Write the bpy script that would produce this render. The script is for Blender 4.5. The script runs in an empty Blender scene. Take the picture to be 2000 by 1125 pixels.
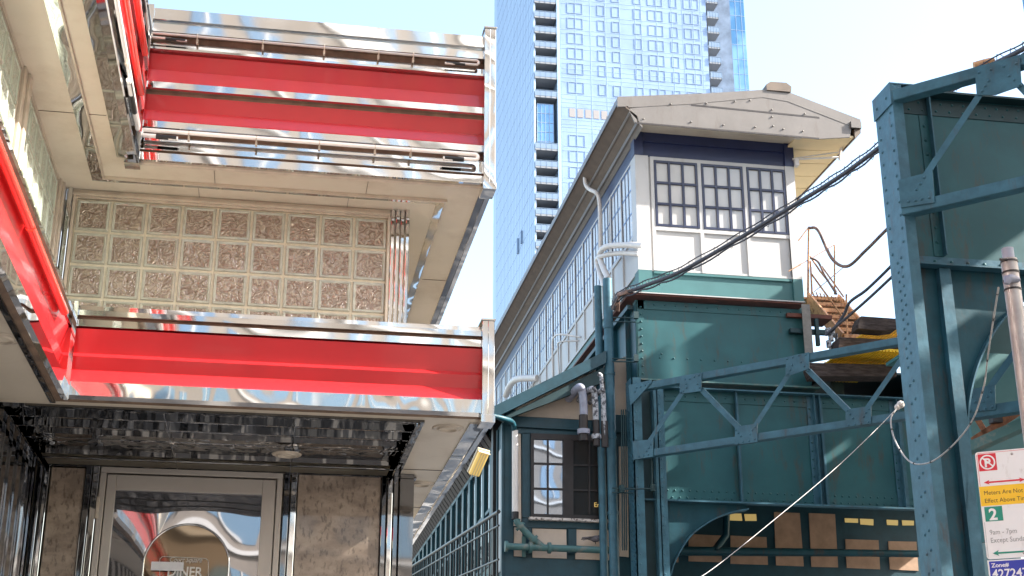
import bpy, math, random
from math import sin, cos, atan, radians, sqrt, pi, tan
from mathutils import Vector, Matrix
random.seed(7)
# ------------------------------------------------------------------ camera
F = 2700.0; TH = atan(.36); A = radians(9.9); CZ = 1.6
SC = bpy.context.scene
cd = bpy.data.cameras.new('camera'); cam = bpy.data.objects.new('camera', cd)
SC.collection.objects.link(cam); SC.camera = cam
cd.sensor_width = 36; cd.lens = 36 * F / 2000; cd.clip_start = .05; cd.clip_end = 4000
cam.location = (0, 0, CZ); cam.rotation_euler = (pi/2 + TH, 0, -A)
# ------------------------------------------------------------------ world and sun
SUN_EL = radians(34); sh = Vector((.965, -.26)).normalized()
w = bpy.data.worlds.new("World"); SC.world = w; w.use_nodes = True
nt = w.node_tree; bg = nt.nodes['Background']
sky = nt.nodes.new('ShaderNodeTexSky'); sky.sky_type = 'NISHITA'; sky.sun_disc = False
sky.sun_elevation = SUN_EL; sky.sun_rotation = math.atan2(sh.x, sh.y)
sky.air_density = 1.3; sky.dust_density = 2.6; sky.ozone_density = 1.2
nt.links.new(sky.outputs[0], bg.inputs[0]); bg.inputs[1].default_value = .15
ld = bpy.data.lights.new('sun', 'SUN'); ld.energy = 5.0; ld.angle = radians(.5); ld.color = (1, .95, .87)
sun = bpy.data.objects.new('sun', ld); SC.collection.objects.link(sun)
sdir = Vector((sh.x*cos(SUN_EL), sh.y*cos(SUN_EL), sin(SUN_EL)))
sun.rotation_euler = sdir.to_track_quat('Z', 'Y').to_euler()
SC.view_settings.view_transform = 'Standard'; SC.view_settings.look = 'None'
SC.view_settings.exposure = 1.86; SC.view_settings.gamma = 1
SC.render.engine = 'CYCLES'
SC.cycles.max_bounces = 8; SC.cycles.glossy_bounces = 5; SC.cycles.transmission_bounces = 4
# ------------------------------------------------------------------ measuring helpers (pixels of the photo -> points on real planes)
def ray(x, y):
    xc = (x-1000)/F; yc = -(y-562.5)/F
    f = cos(TH)-yc*sin(TH); u = sin(TH)+yc*cos(TH)
    return (xc*cos(A)+f*sin(A), f*cos(A)-xc*sin(A), u)
def TT(x, y, T): r = ray(x, y); k = T/r[1]; return Vector((r[0]*k, T, CZ+r[2]*k))
def SS(x, y, S): r = ray(x, y); k = S/r[0]; return Vector((S, r[1]*k, CZ+r[2]*k))
def ZZ(x, y, Z): r = ray(x, y); k = (Z-CZ)/r[2]; return Vector((r[0]*k, r[1]*k, Z))
DN = Vector((.704, .710, 0)); DD = Vector((-.710, .704, 0))
def DP(x, y, c):           # plane DN.p = c  (the diagonal trusses)
    r = ray(x, y); k = c/(r[0]*DN.x+r[1]*DN.y); return Vector((r[0]*k, r[1]*k, CZ+r[2]*k))
# ------------------------------------------------------------------ mesh builder
class MB:
    def __init__(s): s.v = []; s.f = []; s.m = []; s.sm = []
    def add(s, vs, fs, mi=0, smooth=False):
        b = len(s.v); s.v += [Vector(p) for p in vs]
        for f in fs: s.f.append([b+i for i in f]); s.m.append(mi); s.sm.append(smooth)
        return s
    def quad(s, a, b, c, d, mi=0): return s.add([a, b, c, d], [(0, 1, 2, 3)], mi)
    def box(s, x0, x1, y0, y1, z0, z1, mi=0):
        if x0 > x1: x0, x1 = x1, x0
        if y0 > y1: y0, y1 = y1, y0
        if z0 > z1: z0, z1 = z1, z0
        return s.add([(x0,y0,z0),(x1,y0,z0),(x1,y1,z0),(x0,y1,z0),(x0,y0,z1),(x1,y0,z1),(x1,y1,z1),(x0,y1,z1)],
              [(0,3,2,1),(4,5,6,7),(0,1,5,4),(1,2,6,5),(2,3,7,6),(3,0,4,7)], mi)
    def prism(s, pts, off, mi=0):
        n = len(pts); off = Vector(off); P = [Vector(p) for p in pts]
        return s.add(P+[p+off for p in P], [tuple(range(n)), tuple(range(2*n-1, n-1, -1))]+[(i, i+n, (i+1) % n+n, (i+1) % n) for i in range(n)], mi)
    def bar(s, a, b, wd, ht, up=(0, 0, 1), mi=0):
        a = Vector(a); b = Vector(b); d = (b-a).normalized(); up = Vector(up)
        r = d.cross(up).normalized(); u = r.cross(d)
        r *= wd/2; u *= ht/2
        return s.add([a-r-u, a+r-u, a+r+u, a-r+u, b-r-u, b+r-u, b+r+u, b-r+u],
              [(3,2,1,0),(4,5,6,7),(0,1,5,4),(1,2,6,5),(2,3,7,6),(3,0,4,7)], mi)
    def tube(s, pts, r, n=10, mi=0, closed=False):
        P = [Vector(p) for p in pts]; rs = r if isinstance(r, (list, tuple)) else [r]*len(P)
        up = None; rings = []
        for i, p in enumerate(P):
            d = ((P[min(i+1, len(P)-1)]-P[max(i-1, 0)])).normalized()
            if up is None:
                up = Vector((0, 0, 1)) if abs(d.z) < .9 else Vector((1, 0, 0))
            a = (up-d*up.dot(d)).normalized(); up = a; b = d.cross(a)
            rings.append([p+(a*cos(2*pi*k/n)+b*sin(2*pi*k/n))*rs[i] for k in range(n)])
        vs = [q for R in rings for q in R]; fs = []
        for i in range(len(P)-1):
            for k in range(n): fs.append((i*n+k, i*n+(k+1) % n, (i+1)*n+(k+1) % n, (i+1)*n+k))
        s.add(vs, fs, mi, True)
        s.add(rings[0], [tuple(range(n-1, -1, -1))], mi); s.add(rings[-1], [tuple(range(n))], mi)
        return s
    def dome(s, p, nrm, r, mi=0, h=.75):
        p = Vector(p); nrm = Vector(nrm).normalized()
        a = nrm.orthogonal().normalized(); b = nrm.cross(a); vs = []; n = 8
        for (rr, hh) in ((1, 0), (.8, .55), (.4, .92)):
            for k in range(n): vs.append(p+(a*cos(2*pi*k/n)+b*sin(2*pi*k/n))*r*rr+nrm*r*h*hh)
        vs.append(p+nrm*r*h)
        fs = [(i*n+k, i*n+(k+1) % n, (i+1)*n+(k+1) % n, (i+1)*n+k) for i in range(2) for k in range(n)]
        fs += [(16+k, 16+(k+1) % n, 24) for k in range(n)]
        return s.add(vs, fs, mi, True)
def build(name, mb, mats, parent=None, bevel=0):
    if not isinstance(mats, (list, tuple)): mats = [mats]
    org = Vector(parent['_o']) if parent is not None else None
    if org is None:
        xs = [v.x for v in mb.v]; ys = [v.y for v in mb.v]; zs = [v.z for v in mb.v]
        org = Vector(((min(xs)+max(xs))/2, (min(ys)+max(ys))/2, min(zs)))
    me = bpy.data.meshes.new(name); me.from_pydata([v-org for v in mb.v], [], mb.f)
    for m in mats: me.materials.append(m)
    me.polygons.foreach_set('material_index', mb.m); me.polygons.foreach_set('use_smooth', mb.sm)
    me.update()
    o = bpy.data.objects.new(name, me); SC.collection.objects.link(o); o['_o'] = tuple(org)
    if parent is None: o.location = org
    else: o.parent = parent
    if bevel:
        b = o.modifiers.new('bevel', 'BEVEL'); b.width = bevel; b.segments = 2; b.limit_method = 'ANGLE'
    return o
def tag(o, label, cat, group=None, kind=None):
    o['label'] = label; o['category'] = cat
    if group: o['group'] = group
    if kind: o['kind'] = kind
    return o
def thing(name, label, cat, loc, group=None):
    o = bpy.data.objects.new(name, None); SC.collection.objects.link(o); o.location = loc; o['_o'] = tuple(loc)
    o.empty_display_size = .2
    return tag(o, label, cat, group)
def curve(pts, n=8):       # Catmull-Rom through points
    P = [Vector(p) for p in pts]; P = [P[0]*2-P[1]]+P+[P[-1]*2-P[-2]]; out = []
    for i in range(1, len(P)-2):
        for k in range(n):
            t = k/n; a, b, c, d = P[i-1:i+3]
            out.append(.5*((2*b)+(c-a)*t+(2*a-5*b+4*c-d)*t*t+(3*b-a-3*c+d)*t**3))
    out.append(P[-2]); return out
def text(txt, size, O, a, b, parent, mat, name='lettering', ext=.001, bold=0, sx=1, align='LEFT', shear=0):
    c = bpy.data.curves.new('t', 'FONT'); c.body = txt; c.size = size; c.extrude = ext; c.offset = bold; c.align_x = align; c.shear = shear
    c.resolution_u = 3
    to = bpy.data.objects.new('t', c); SC.collection.objects.link(to)
    dg = bpy.context.evaluated_depsgraph_get(); me = bpy.data.meshes.new_from_object(to.evaluated_get(dg))
    bpy.data.objects.remove(to); O = Vector(O); a = Vector(a); b = Vector(b); n = a.cross(b); org = Vector(parent['_o'])
    for v in me.vertices:
        q = v.co; v.co = O+a*q.x*sx+b*q.y+n*q.z-org
    me.materials.clear(); me.materials.append(mat); me.name = name
    o = bpy.data.objects.new(name, me); SC.collection.objects.link(o); o.parent = parent; o['_o'] = tuple(org)
    return o
# ------------------------------------------------------------------ materials
def mat(name, col, rough=.5, metal=0, var=0, vs=6, bump=0, bs=20, stretch=(1, 1, 1), coat=0, col2=None, thr=None, emis=None, es=1, rvar=0, spec=.5, bd=2, dirt=None, dthr=(.60, .78), dst=(3, 3, .7)):
    m = bpy.data.materials.new(name); m.use_nodes = True; t = m.node_tree; N = t.nodes; L = t.links; p = N['Principled BSDF']
    p.inputs['Base Color'].default_value = (*col, 1); p.inputs['Roughness'].default_value = rough
    p.inputs['Metallic'].default_value = metal; p.inputs['Coat Weight'].default_value = coat; p.inputs['Coat Roughness'].default_value = .04
    p.inputs['Specular IOR Level'].default_value = spec
    if var or bump or col2 or rvar:
        tc = N.new('ShaderNodeTexCoord'); mp = N.new('ShaderNodeMapping'); mp.inputs['Scale'].default_value = stretch
        L.new(tc.outputs['Object'], mp.inputs[0])
    if var or col2:
        n1 = N.new('ShaderNodeTexNoise'); n1.inputs['Scale'].default_value = vs; n1.inputs['Detail'].default_value = 6; n1.inputs['Roughness'].default_value = .62
        L.new(mp.outputs[0], n1.inputs['Vector'])
        cr = N.new('ShaderNodeValToRGB'); lo, hi = thr if thr else (.35, .65)
        cr.color_ramp.elements[0].position = lo; cr.color_ramp.elements[1].position = hi
        c2 = col2 if col2 else tuple(min(1, c*(1+var)) for c in col); c1 = col if col2 else tuple(c*(1-var) for c in col)
        cr.color_ramp.elements[0].color = (*c1, 1); cr.color_ramp.elements[1].color = (*c2, 1)
        L.new(n1.outputs['Fac'], cr.inputs[0]); L.new(cr.outputs[0], p.inputs['Base Color'])
    if rvar:
        n3 = N.new('ShaderNodeTexNoise'); n3.inputs['Scale'].default_value = vs*.7; n3.inputs['Detail'].default_value = 5; L.new(mp.outputs[0], n3.inputs['Vector'])
        mr = N.new('ShaderNodeMapRange'); mr.inputs[3].default_value = max(.02, rough-rvar); mr.inputs[4].default_value = rough+rvar
        L.new(n3.outputs['Fac'], mr.inputs[0]); L.new(mr.outputs[0], p.inputs['Roughness'])
    if bump:
        n2 = N.new('ShaderNodeTexNoise'); n2.inputs['Scale'].default_value = bs; n2.inputs['Detail'].default_value = bd
        L.new(mp.outputs[0], n2.inputs['Vector'])
        b = N.new('ShaderNodeBump'); b.inputs['Strength'].default_value = 1; b.inputs['Distance'].default_value = bump
        L.new(n2.outputs['Fac'], b.inputs['Height']); L.new(b.outputs[0], p.inputs['Normal'])
    if dirt:
        tc2 = N.new('ShaderNodeTexCoord'); mp2 = N.new('ShaderNodeMapping'); mp2.inputs['Scale'].default_value = dst; L.new(tc2.outputs['Object'], mp2.inputs[0])
        nd = N.new('ShaderNodeTexNoise'); nd.inputs['Scale'].default_value = 1.6; nd.inputs['Detail'].default_value = 9; nd.inputs['Roughness'].default_value = .72; L.new(mp2.outputs[0], nd.inputs['Vector'])
        rp_ = N.new('ShaderNodeMapRange'); rp_.inputs[1].default_value = dthr[0]; rp_.inputs[2].default_value = dthr[1]; L.new(nd.outputs['Fac'], rp_.inputs[0])
        mx = N.new('ShaderNodeMixRGB'); mx.inputs[2].default_value = (*dirt, 1); L.new(rp_.outputs[0], mx.inputs[0])
        if p.inputs['Base Color'].links: L.new(p.inputs['Base Color'].links[0].from_socket, mx.inputs[1])
        else: mx.inputs[1].default_value = (*col, 1)
        L.new(mx.outputs[0], p.inputs['Base Color'])
    if emis:
        p.inputs['Emission Color'].default_value = (*emis, 1); p.inputs['Emission Strength'].default_value = es
    return m
M = {}
M['chrome'] = mat('polished steel', (.66, .655, .65), .04, 1, bump=.0045, bs=2.2, stretch=(1, 1, 1.2), rvar=.02, vs=5, bd=.5)
M['chrome_wavy'] = mat('rippled polished steel', (.64, .635, .63), .04, 1, bump=.018, bs=3.0, stretch=(1, 1, .8), bd=.4)
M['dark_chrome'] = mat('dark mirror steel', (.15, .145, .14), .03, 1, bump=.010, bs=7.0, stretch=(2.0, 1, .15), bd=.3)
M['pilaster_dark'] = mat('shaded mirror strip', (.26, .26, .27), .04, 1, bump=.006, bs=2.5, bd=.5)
M['red'] = mat('red enamel', (.46, .018, .022), .26, 0, var=.06, vs=3, coat=.5, bump=.0006, bs=8)
M['red_neon'] = mat('red tube', (.75, .05, .03), .2, 0, coat=1)
M['tube'] = mat('white glass tube', (.9, .87, .82), .15, 0, coat=1)
M['cleartube'] = mat('unlit glass tube', (.62, .55, .50), .08, .3, coat=1)
M['cream'] = mat('cream enamel panel', (.60, .525, .42), .42, 0, var=.05, vs=1.5, bump=.0015, bs=2, coat=.2, dirt=(.36, .27, .18), dthr=(.50, .95), dst=(1.2, 1.2, 1.2))
M['creamtrim'] = mat('cream aluminium trim', (.55, .47, .38), .35, .2, var=.12, vs=9)
M['recess'] = mat('dirty recess', (.16, .10, .065), .6, 0, var=.3, vs=9)
M['black'] = mat('black gap', (.012, .012, .013), .5)
M['mortar'] = mat('pale grout', (.62, .55, .42), .8, 0, var=.1, vs=30, bump=.001, bs=60)
M['blockrim'] = mat('glass block rim', (.40, .39, .32), .12, 0, var=.15, vs=14, coat=1, bump=.001, bs=25)
M['blockrim_green'] = mat('glass block green', (.45, .50, .41), .14, 0, var=.12, vs=14, coat=1, bump=.002, bs=25)
def wavy_glass(name, c1, c2):
    m = mat(name, c1, .07, 0, coat=1); t = m.node_tree; N = t.nodes; L = t.links; p = N['Principled BSDF']
    tc = N.new('ShaderNodeTexCoord'); n0 = N.new('ShaderNodeTexNoise'); n0.inputs['Scale'].default_value = 22; n0.inputs['Detail'].default_value = .6; n0.inputs['Distortion'].default_value = 2.6
    L.new(tc.outputs['Object'], n0.inputs[0])
    b = N.new('ShaderNodeBump'); b.inputs['Distance'].default_value = .015; b.inputs['Strength'].default_value = 1
    L.new(n0.outputs['Fac'], b.inputs['Height']); L.new(b.outputs[0], p.inputs['Normal']); L.new(b.outputs[0], p.inputs['Coat Normal'])
    n1 = N.new('ShaderNodeTexNoise'); n1.inputs['Scale'].default_value = 22; n1.inputs['Detail'].default_value = 3; n1.inputs['Distortion'].default_value = 2.2; L.new(tc.outputs['Object'], n1.inputs[0])
    cr = N.new('ShaderNodeValToRGB'); e = cr.color_ramp.elements; e[0].position = .36; e[1].position = .68; e[0].color = (*c1, 1); e[1].color = (*c2, 1)
    L.new(n1.outputs['Fac'], cr.inputs[0]); L.new(cr.outputs[0], p.inputs['Base Color']); p.inputs['Metallic'].default_value = .25
    return m
M['blockface'] = wavy_glass('rippled glass block face', (.225, .155, .115), (.40, .33, .26))
M['blockface_green'] = wavy_glass('rippled green glass block face', (.34, .38, .31), (.56, .60, .50))
M['granite'] = mat('pink granite', (.25, .19, .145), .25, 0, col2=(.42, .33, .255), vs=6, thr=(.38, .6), coat=.6, stretch=(1, 1, 1.6))
def granite(m):
    t = m.node_tree; N = t.nodes; L = t.links; p = N['Principled BSDF']; src = p.inputs['Base Color'].links[0].from_socket
    tc = N.new('ShaderNodeTexCoord'); v = N.new('ShaderNodeTexNoise'); v.inputs['Scale'].default_value = 55; v.inputs['Detail'].default_value = 4
    mp = N.new('ShaderNodeMapping'); mp.inputs['Rotation'].default_value = (0, .6, 0); mp.inputs['Scale'].default_value = (1, 1, .45)
    L.new(tc.outputs['Object'], mp.inputs[0]); L.new(mp.outputs[0], v.inputs[0])
    cr = N.new('ShaderNodeValToRGB'); e = cr.color_ramp.elements; e[0].position = .33; e[1].position = .47; e[0].color = (.55, .54, .53, 1); e[1].color = (1, 1, 1, 1)
    mx = N.new('ShaderNodeMixRGB'); mx.blend_type = 'MULTIPLY'; mx.inputs[0].default_value = 1
    L.new(v.outputs['Fac'], cr.inputs[0]); L.new(src, mx.inputs[1]); L.new(cr.outputs[0], mx.inputs[2]); L.new(mx.outputs[0], p.inputs['Base Color'])
granite(M['granite'])
M['doorframe'] = mat('brushed aluminium door frame', (.50, .45, .40), .38, .35, var=.05, vs=3)
M['doorglass'] = mat('dark reflecting door glass', (.42, .42, .44), .02, .9, bump=.014, bs=1.8, stretch=(1, 1, .8), bd=.3)
M['brownglass'] = mat('brown interior glass', (.22, .17, .12), .03, .85, bump=.0015, bs=3, bd=.3)
M['letter'] = mat('white etched lettering', (.72, .70, .66), .5)
M['green'] = mat('teal railway paint', (.009, .064, .088), .48, spec=.35, dirt=(.075, .045, .03), dthr=(.54, .76), metal=0, var=.22, vs=2.2, bump=.003, bs=9, rvar=.08)
M['green_face'] = mat('teal plate paint', (.019, .094, .106), .46, spec=.35, dirt=(.075, .045, .03), dthr=(.54, .76), metal=0, var=.16, vs=1.1, bump=.010, bs=1.6, rvar=.08)
M['green_light'] = mat('faded teal paint', (.042, .120, .165), .46, spec=.35, dirt=(.075, .045, .03), dthr=(.56, .80), metal=0, var=.2, vs=5, bump=.003, bs=12)
M['green_old'] = mat('chipped teal paint', (.06, .15, .15), .5, 0, col2=(.20, .20, .17), vs=7, thr=(.5, .7))
M['teal_wood'] = mat('teal painted timber', (.008, .050, .072), .45, 0, var=.18, vs=4, bump=.002, bs=14, stretch=(1, 1, 1))
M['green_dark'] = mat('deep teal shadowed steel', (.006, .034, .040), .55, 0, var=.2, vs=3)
M['rust'] = mat('rusty steel', (.16, .055, .025), .8, 0, col2=(.32, .13, .06), vs=12, bump=.003, bs=30)
M['redbrown'] = mat('red oxide steel', (.11, .030, .018), .65, 0, var=.3, vs=6)
M['orange_steel'] = mat('peach painted rusty steel', (.56, .30, .15), .65, 0, col2=(.20, .065, .03), vs=14, thr=(.5, .68))
M['housewhite'] = mat('off white station panel', (.50, .49, .48), .45, 0, dirt=(.34, .30, .26), dthr=(.56, .95), dst=(3, 3, .5), var=.03, vs=2, bump=.002, bs=3)
M['pane'] = mat('translucent white pane', (.50, .485, .465), .2, 0, var=.03, vs=3, coat=.5)
M['navy'] = mat('navy painted metal', (.018, .027, .085), .35, 0, var=.12, vs=3, bump=.001, bs=5)
M['navybar'] = mat('navy window bar', (.018, .024, .060), .35, 0)
M['bluebar'] = mat('blue window bar', (.05, .12, .32), .3, 0)
M['housegreen'] = mat('teal station base paint', (.045, .145, .15), .45, 0, var=.06, vs=3)
M['rooftan'] = mat('taupe standing seam roof', (.175, .158, .145), .42, .15, dirt=(.12, .09, .07), dthr=(.55, .85), var=.08, vs=1.8, bump=.004, bs=1.5)
M['roofbrown'] = mat('brown gutter underside', (.135, .10, .075), .55, 0, var=.15, vs=4)
M['soffit_sunlit'] = mat('sunlit cream boarded soffit', (.80, .62, .36), .5, 0, var=.04, vs=3)  # yellow puts the sunlight bounced under the right eave into the colour
M['stucco'] = mat('cream stucco panel', (.60, .49, .40), .75, 0, var=.08, vs=3, bump=.002, bs=20)
M['peach'] = mat('peach stucco panel', (.44, .29, .20), .8, 0, var=.16, vs=3, bump=.002, bs=20)
M['darkframe'] = mat('dark brown window frame', (.022, .016, .016), .5, 0, var=.2, vs=8)
M['winglass'] = mat('reflecting window glass', (.34, .40, .50), .02, .92, bump=.002, bs=2.0, bd=.4)
M['winglass_dark'] = mat('dark window glass', (.035, .032, .03), .03, 0, coat=.6, bump=.003, bs=3)
M['litwin'] = mat('lit yellow window', (.5, .38, .15), .4, 0, emis=(1, .72, .25), es=.09)
M['chalk'] = mat('peeling white paint', (.62, .56, .52), .8, 0, col2=(.10, .07, .06), vs=22, thr=(.5, .6))
M['pvc'] = mat('white pipe', (.70, .66, .63), .4, 0, var=.06, vs=5)
M['greypipe'] = mat('grey blue conduit', (.26, .27, .34), .45, 0, var=.15, vs=8)
M['oldpipe'] = mat('flaking conduit', (.42, .43, .46), .6, 0, col2=(.05, .05, .06), vs=16, thr=(.46, .56))
M['cable'] = mat('black cable', (.055, .056, .072), .5, 0, var=.3, vs=20)
M['cable_rust'] = mat('rust stained cable', (.28, .17, .13), .7, 0, col2=(.09, .07, .07), vs=9)
M['cable_white'] = mat('grey white cable', (.36, .34, .33), .5, 0, var=.2, vs=9)
M['galv'] = mat('galvanised post', (.30, .27, .26), .45, .35, col2=(.42, .38, .37), vs=7, bump=.002, bs=22)
M['strip'] = mat('weathered grey strip', (.20, .185, .17), .7, 0, var=.2, vs=8)
M['timber'] = mat('old creosoted timber', (.028, .017, .014), .85, 0, col2=(.10, .075, .068), vs=5, thr=(.4, .75), stretch=(1, 6, 6), bump=.006, bs=12)
M['yellow'] = mat('yellow fibreglass grating', (.85, .52, .02), .5, 0, var=.12, vs=6)
M['lampwarm'] = mat('lit lamp lens', (.6, .45, .15), .3, 0, emis=(1, .66, .20), es=.14)
M['lampbody'] = mat('lamp housing', (.55, .45, .30), .4, 0)
M['railblack'] = mat('black railing paint', (.012, .014, .018), .4, 0)
M['asphalt'] = mat('asphalt', (.05, .05, .052), .85, 0, var=.2, vs=8, bump=.004, bs=80)
M['concrete'] = mat('pavement concrete', (.20, .19, .18), .8, 0, var=.1, vs=4, bump=.002, bs=50)
M['kerb'] = mat('kerb stone', (.28, .27, .26), .8, 0, var=.12, vs=6)
M['signwhite'] = mat('sign white', (.76, .75, .76), .3, 0, var=.02, vs=8, dirt=(.5, .46, .42), dthr=(.56, .8), dst=(14, 14, 6))
M['signred'] = mat('sign red', (.62, .015, .035), .35)
M['signyellow'] = mat('sign yellow', (.85, .50, .015), .35)
M['signgreen'] = mat('sign green', (.005, .24, .17), .35)
M['signblue'] = mat('sign blue', (.025, .04, .36), .35)
M['signgrey'] = mat('sign grey print', (.30, .30, .31), .4)
M['signblack'] = mat('sign brown print', (.06, .03, .01), .4)
M['towerglass'] = mat('tower curtain glass', (.30, .39, .54), .16, .25, var=.12, vs=.22, bump=.05, bs=.2)
M['towerglass_side'] = mat('tower side glass', (.46, .57, .70), .3, .1, var=.05, vs=.05)
M['towerglass_dark'] = mat('tower dark glass', (.09, .21, .34), .06, .6, col2=(.22, .38, .56), vs=.09, thr=(.42, .55))
M['towerline'] = mat('tower mullion', (.24, .32, .45), .4, .1)
M['towerline_soft'] = mat('tower joint', (.34, .46, .62), .4, .1)
M['towerslab'] = mat('balcony concrete', (.27, .28, .30), .7)
M['towerrail'] = mat('balcony glass rail', (.24, .31, .40), .2, .2)
M['towerbay'] = mat('recessed bay glass', (.16, .20, .26), .2, .2, var=.3, vs=.4)
M['towerbeige'] = mat('louvre panel', (.30, .28, .28), .6)
M['limestone'] = mat('street facade stone', (.19, .16, .135), .8, 0, var=.2, vs=.5)
M['greyfacade'] = mat('grey facade', (.26, .24, .22), .7, 0, var=.06, vs=.5)
M['bluewin'] = mat('facade window glass', (.09, .16, .25), .05, .5)
M['feather'] = mat('pigeon feathers', (.055, .05, .06), .6, 0, col2=(.16, .14, .15), vs=30)
M['beak'] = mat('pigeon beak', (.05, .04, .04), .5)

# ------------------------------------------------------------------ ground
g = MB(); g.quad((-400, -300, 0), (600, -300, 0), (600, 700, 0), (-400, 700, 0)); o = build('road', g, M['asphalt']); o['kind'] = 'structure'
g = MB(); g.box(-40, 3.2, -6, 60, 0.004, .14); g.box(3.2, 3.35, -6, 60, .004, .15, 1); o = build('pavement', g, [M['concrete'], M['kerb']]); o['kind'] = 'structure'

# ================================================================== DINER
diner = thing('diner', 'chrome and red diner with glass block windows and stepped canopies', 'diner', (-.3, 8, 0))
def sweep(prof, base_s, base_t, t_from, s_to, mb, mi=0):
    """prof: list of (out, z); run down the left wing (faces +s) then along the front (faces -t)"""
    for (o0, z0), (o1, z1) in zip(prof, prof[1:]):
        n = 14
        for k in range(n):
            ta = t_from+(base_t-t_from)*k/n; tb = t_from+(base_t-t_from)*(k+1)/n
            e = lambda o, t: min(t, base_t-o) if t == base_t else t
            mb.quad((base_s+o0, e(o0, ta), z0), (base_s+o0, base_t-o0 if k == n-1 else tb, z0), (base_s+o1, base_t-o1 if k == n-1 else tb, z1), (base_s+o1, ta, z1), mi)
        mb.quad((base_s+o0, base_t-o0, z0), (s_to, base_t-o0, z0), (s_to, base_t-o1, z1), (base_s+o1, base_t-o1, z1), mi)
SR = 1.13
def canopy(name, zb, zt, left_s, segs, label):
    """segs: list of (kind, profile)"""
    c = MB()
    # soffit slab (L shape plus right return)
    c.box(-1.6 if zb < 4 else -1.36, SR+.03, 7.53, 8.3 if zb < 4 else 8.0, zb+.004, zb+.03)
    return c
BT = 7.53
def fascia(parent, left_s, segs):
    kinds = {}
    for kind, prof in segs: kinds.setdefault(kind, []).append(prof)
    names = {'chrome': ('chrome_trim', M['chrome']), 'lip': ('chrome_lip', M['chrome']), 'red': ('red_band', M['red']), 'recess': ('shadow_gap', M['recess']), 'wavy': ('chrome_lip', M['chrome_wavy'])}
    for kind, profs in kinds.items():
        for i, pr in enumerate(profs):
            mb = MB(); sweep(pr, left_s, BT, 0.5, SR, mb)
            build(names[kind][0], mb, names[kind][1], parent)
def neon(parent, zc, r, m, left_s, white=True):
    # hairpin tube on stand-offs along the front and another down the left wing
    for run in (0, 1):
        mb = MB(); h = .035 if white else .03
        if run == 0: P = lambda u, z: Vector((left_s+.075+u*(SR-.05-left_s-.075), BT-.045, z)); Lr = SR-.05-left_s
        else: P = lambda u, z: Vector((left_s+.045, 7.40-u*6.0, z)); Lr = 6.0
        top = [P(k/40, zc+h*.5) for k in range(41)]
        e = .02/Lr
        loopR = [P(1+e*sin(a)*.9, zc+h*.5*cos(a)) for a in [pi*k/8 for k in range(1, 8)]]
        ret = [P(1-.0*k, zc-h*.5) for k in (0,)]+[P(1-.10*k/4, zc-h*.5-.006*(k > 2)) for k in range(1, 5)]
        loopL = [P(0-e*sin(a)*.9, zc+h*.5*cos(a)) for a in [pi*k/8 for k in range(7, 0, -1)]]
        retL = [P(.10*(4-k)/4, zc-h*.5-.006*(k < 2)) for k in range(0, 4)]+[P(0, zc-h*.5)]
        mb.tube(retL+loopL+top+loopR+ret, r, 8)
        t = build('neon_tube', mb, m, parent)
        cl = MB(); ends = MB()
        for u in (.13, .33, .52, .69, .80):
            p = P(u, zc); cl.box(p.x-.006, p.x+.006, p.y+.01, p.y+.035, p.z-.022, p.z+.004)
            cl.tube([p+Vector((0, .03, -.02)), p+Vector((0, -.010, -.005)), p+Vector((0, -.010, .026))], .0035, 6)
        for u0, u1 in ((.035, .095), (.905, .965)):
            ends.tube([P(u0, zc-h*.5-.002), P(u1, zc-h*.5-.004)], r*1.15, 8)
        build('tube_clip', cl, M['creamtrim'], t); build('tube_electrode', ends, M['black'], t)
# --- upper canopy
uc = MB(); ZU = 4.99
US, USR = -.93, 1.16
uc.box(-1.36, SR+.01, BT+.0, 8.0, ZU, ZU+.03); uc.box(-1.36, US, .5, BT, ZU, ZU+.03)
uc.box(.745, 1.17, 8.0, 16, ZU, ZU+.03); uc.box(SR+.01, 1.17, BT+.03, 8.0, ZU, ZU+.03)
uc.box(-1.36, SR+.01, BT+.05, 8.0, 5.9, 6.0)
uc.box(-1.36, US-.05, .5, BT+.05, 5.9, 6.0); uc.box(.745, 1.13, 8.0, 16, 5.9, 6.0)
ucan = build('upper_canopy', uc, M['cream'], diner)
seg_u = [
 ('chrome', [(.0, 6.00), (.03, 5.995), (.03, 5.935), (.045, 5.93), (.045, 5.912)]),
 ('chrome', [(.045, 5.912), (.02, 5.905), (.02, 5.893)]),
 ('chrome', [(.02, 5.893), (.035, 5.89), (.035, 5.836), (-.03, 5.836)]),
 ('recess', [(-.03, 5.836), (-.03, 5.782), (.0, 5.782)]),
 ('chrome', [(.0, 5.782), (.004, 5.735), (.038, 5.730), (.038, 5.716), (-.012, 5.714)]),
 ('red', [(-.012, 5.714), (-.004, 5.705), (-.030, 5.613), (-.014, 5.604), (.014, 5.515), (.022, 5.507)]),
 ('chrome', [(.020, 5.507), (.03, 5.503), (.036, 5.459), (-.012, 5.455)]),
 ('recess', [(-.012, 5.455), (-.012, 5.438)]),
 ('red', [(-.012, 5.438), (-.030, 5.347), (-.018, 5.340), (.014, 5.262), (.022, 5.250)]),
 ('chrome', [(.020, 5.250), (.03, 5.247), (.036, 5.203), (-.03, 5.200)]),
 ('recess', [(-.03, 5.200), (-.03, 5.170)]),
 ('chrome', [(-.03, 5.170), (-.026, 5.075), (.030, 5.066), (.030, 5.060)]),
 ('recess', [(.030, 5.060), (.012, 5.056), (.012, 5.046)]),
 ('chrome', [(.012, 5.046), (.034, 5.042), (.040, 4.992), (.0, 4.988)])]
fascia(ucan, US, seg_u)
neon(ucan, 5.800, .0085, M['cleartube'], US, False)
neon(ucan, 5.158, .0135, M['tube'], US, True)
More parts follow.
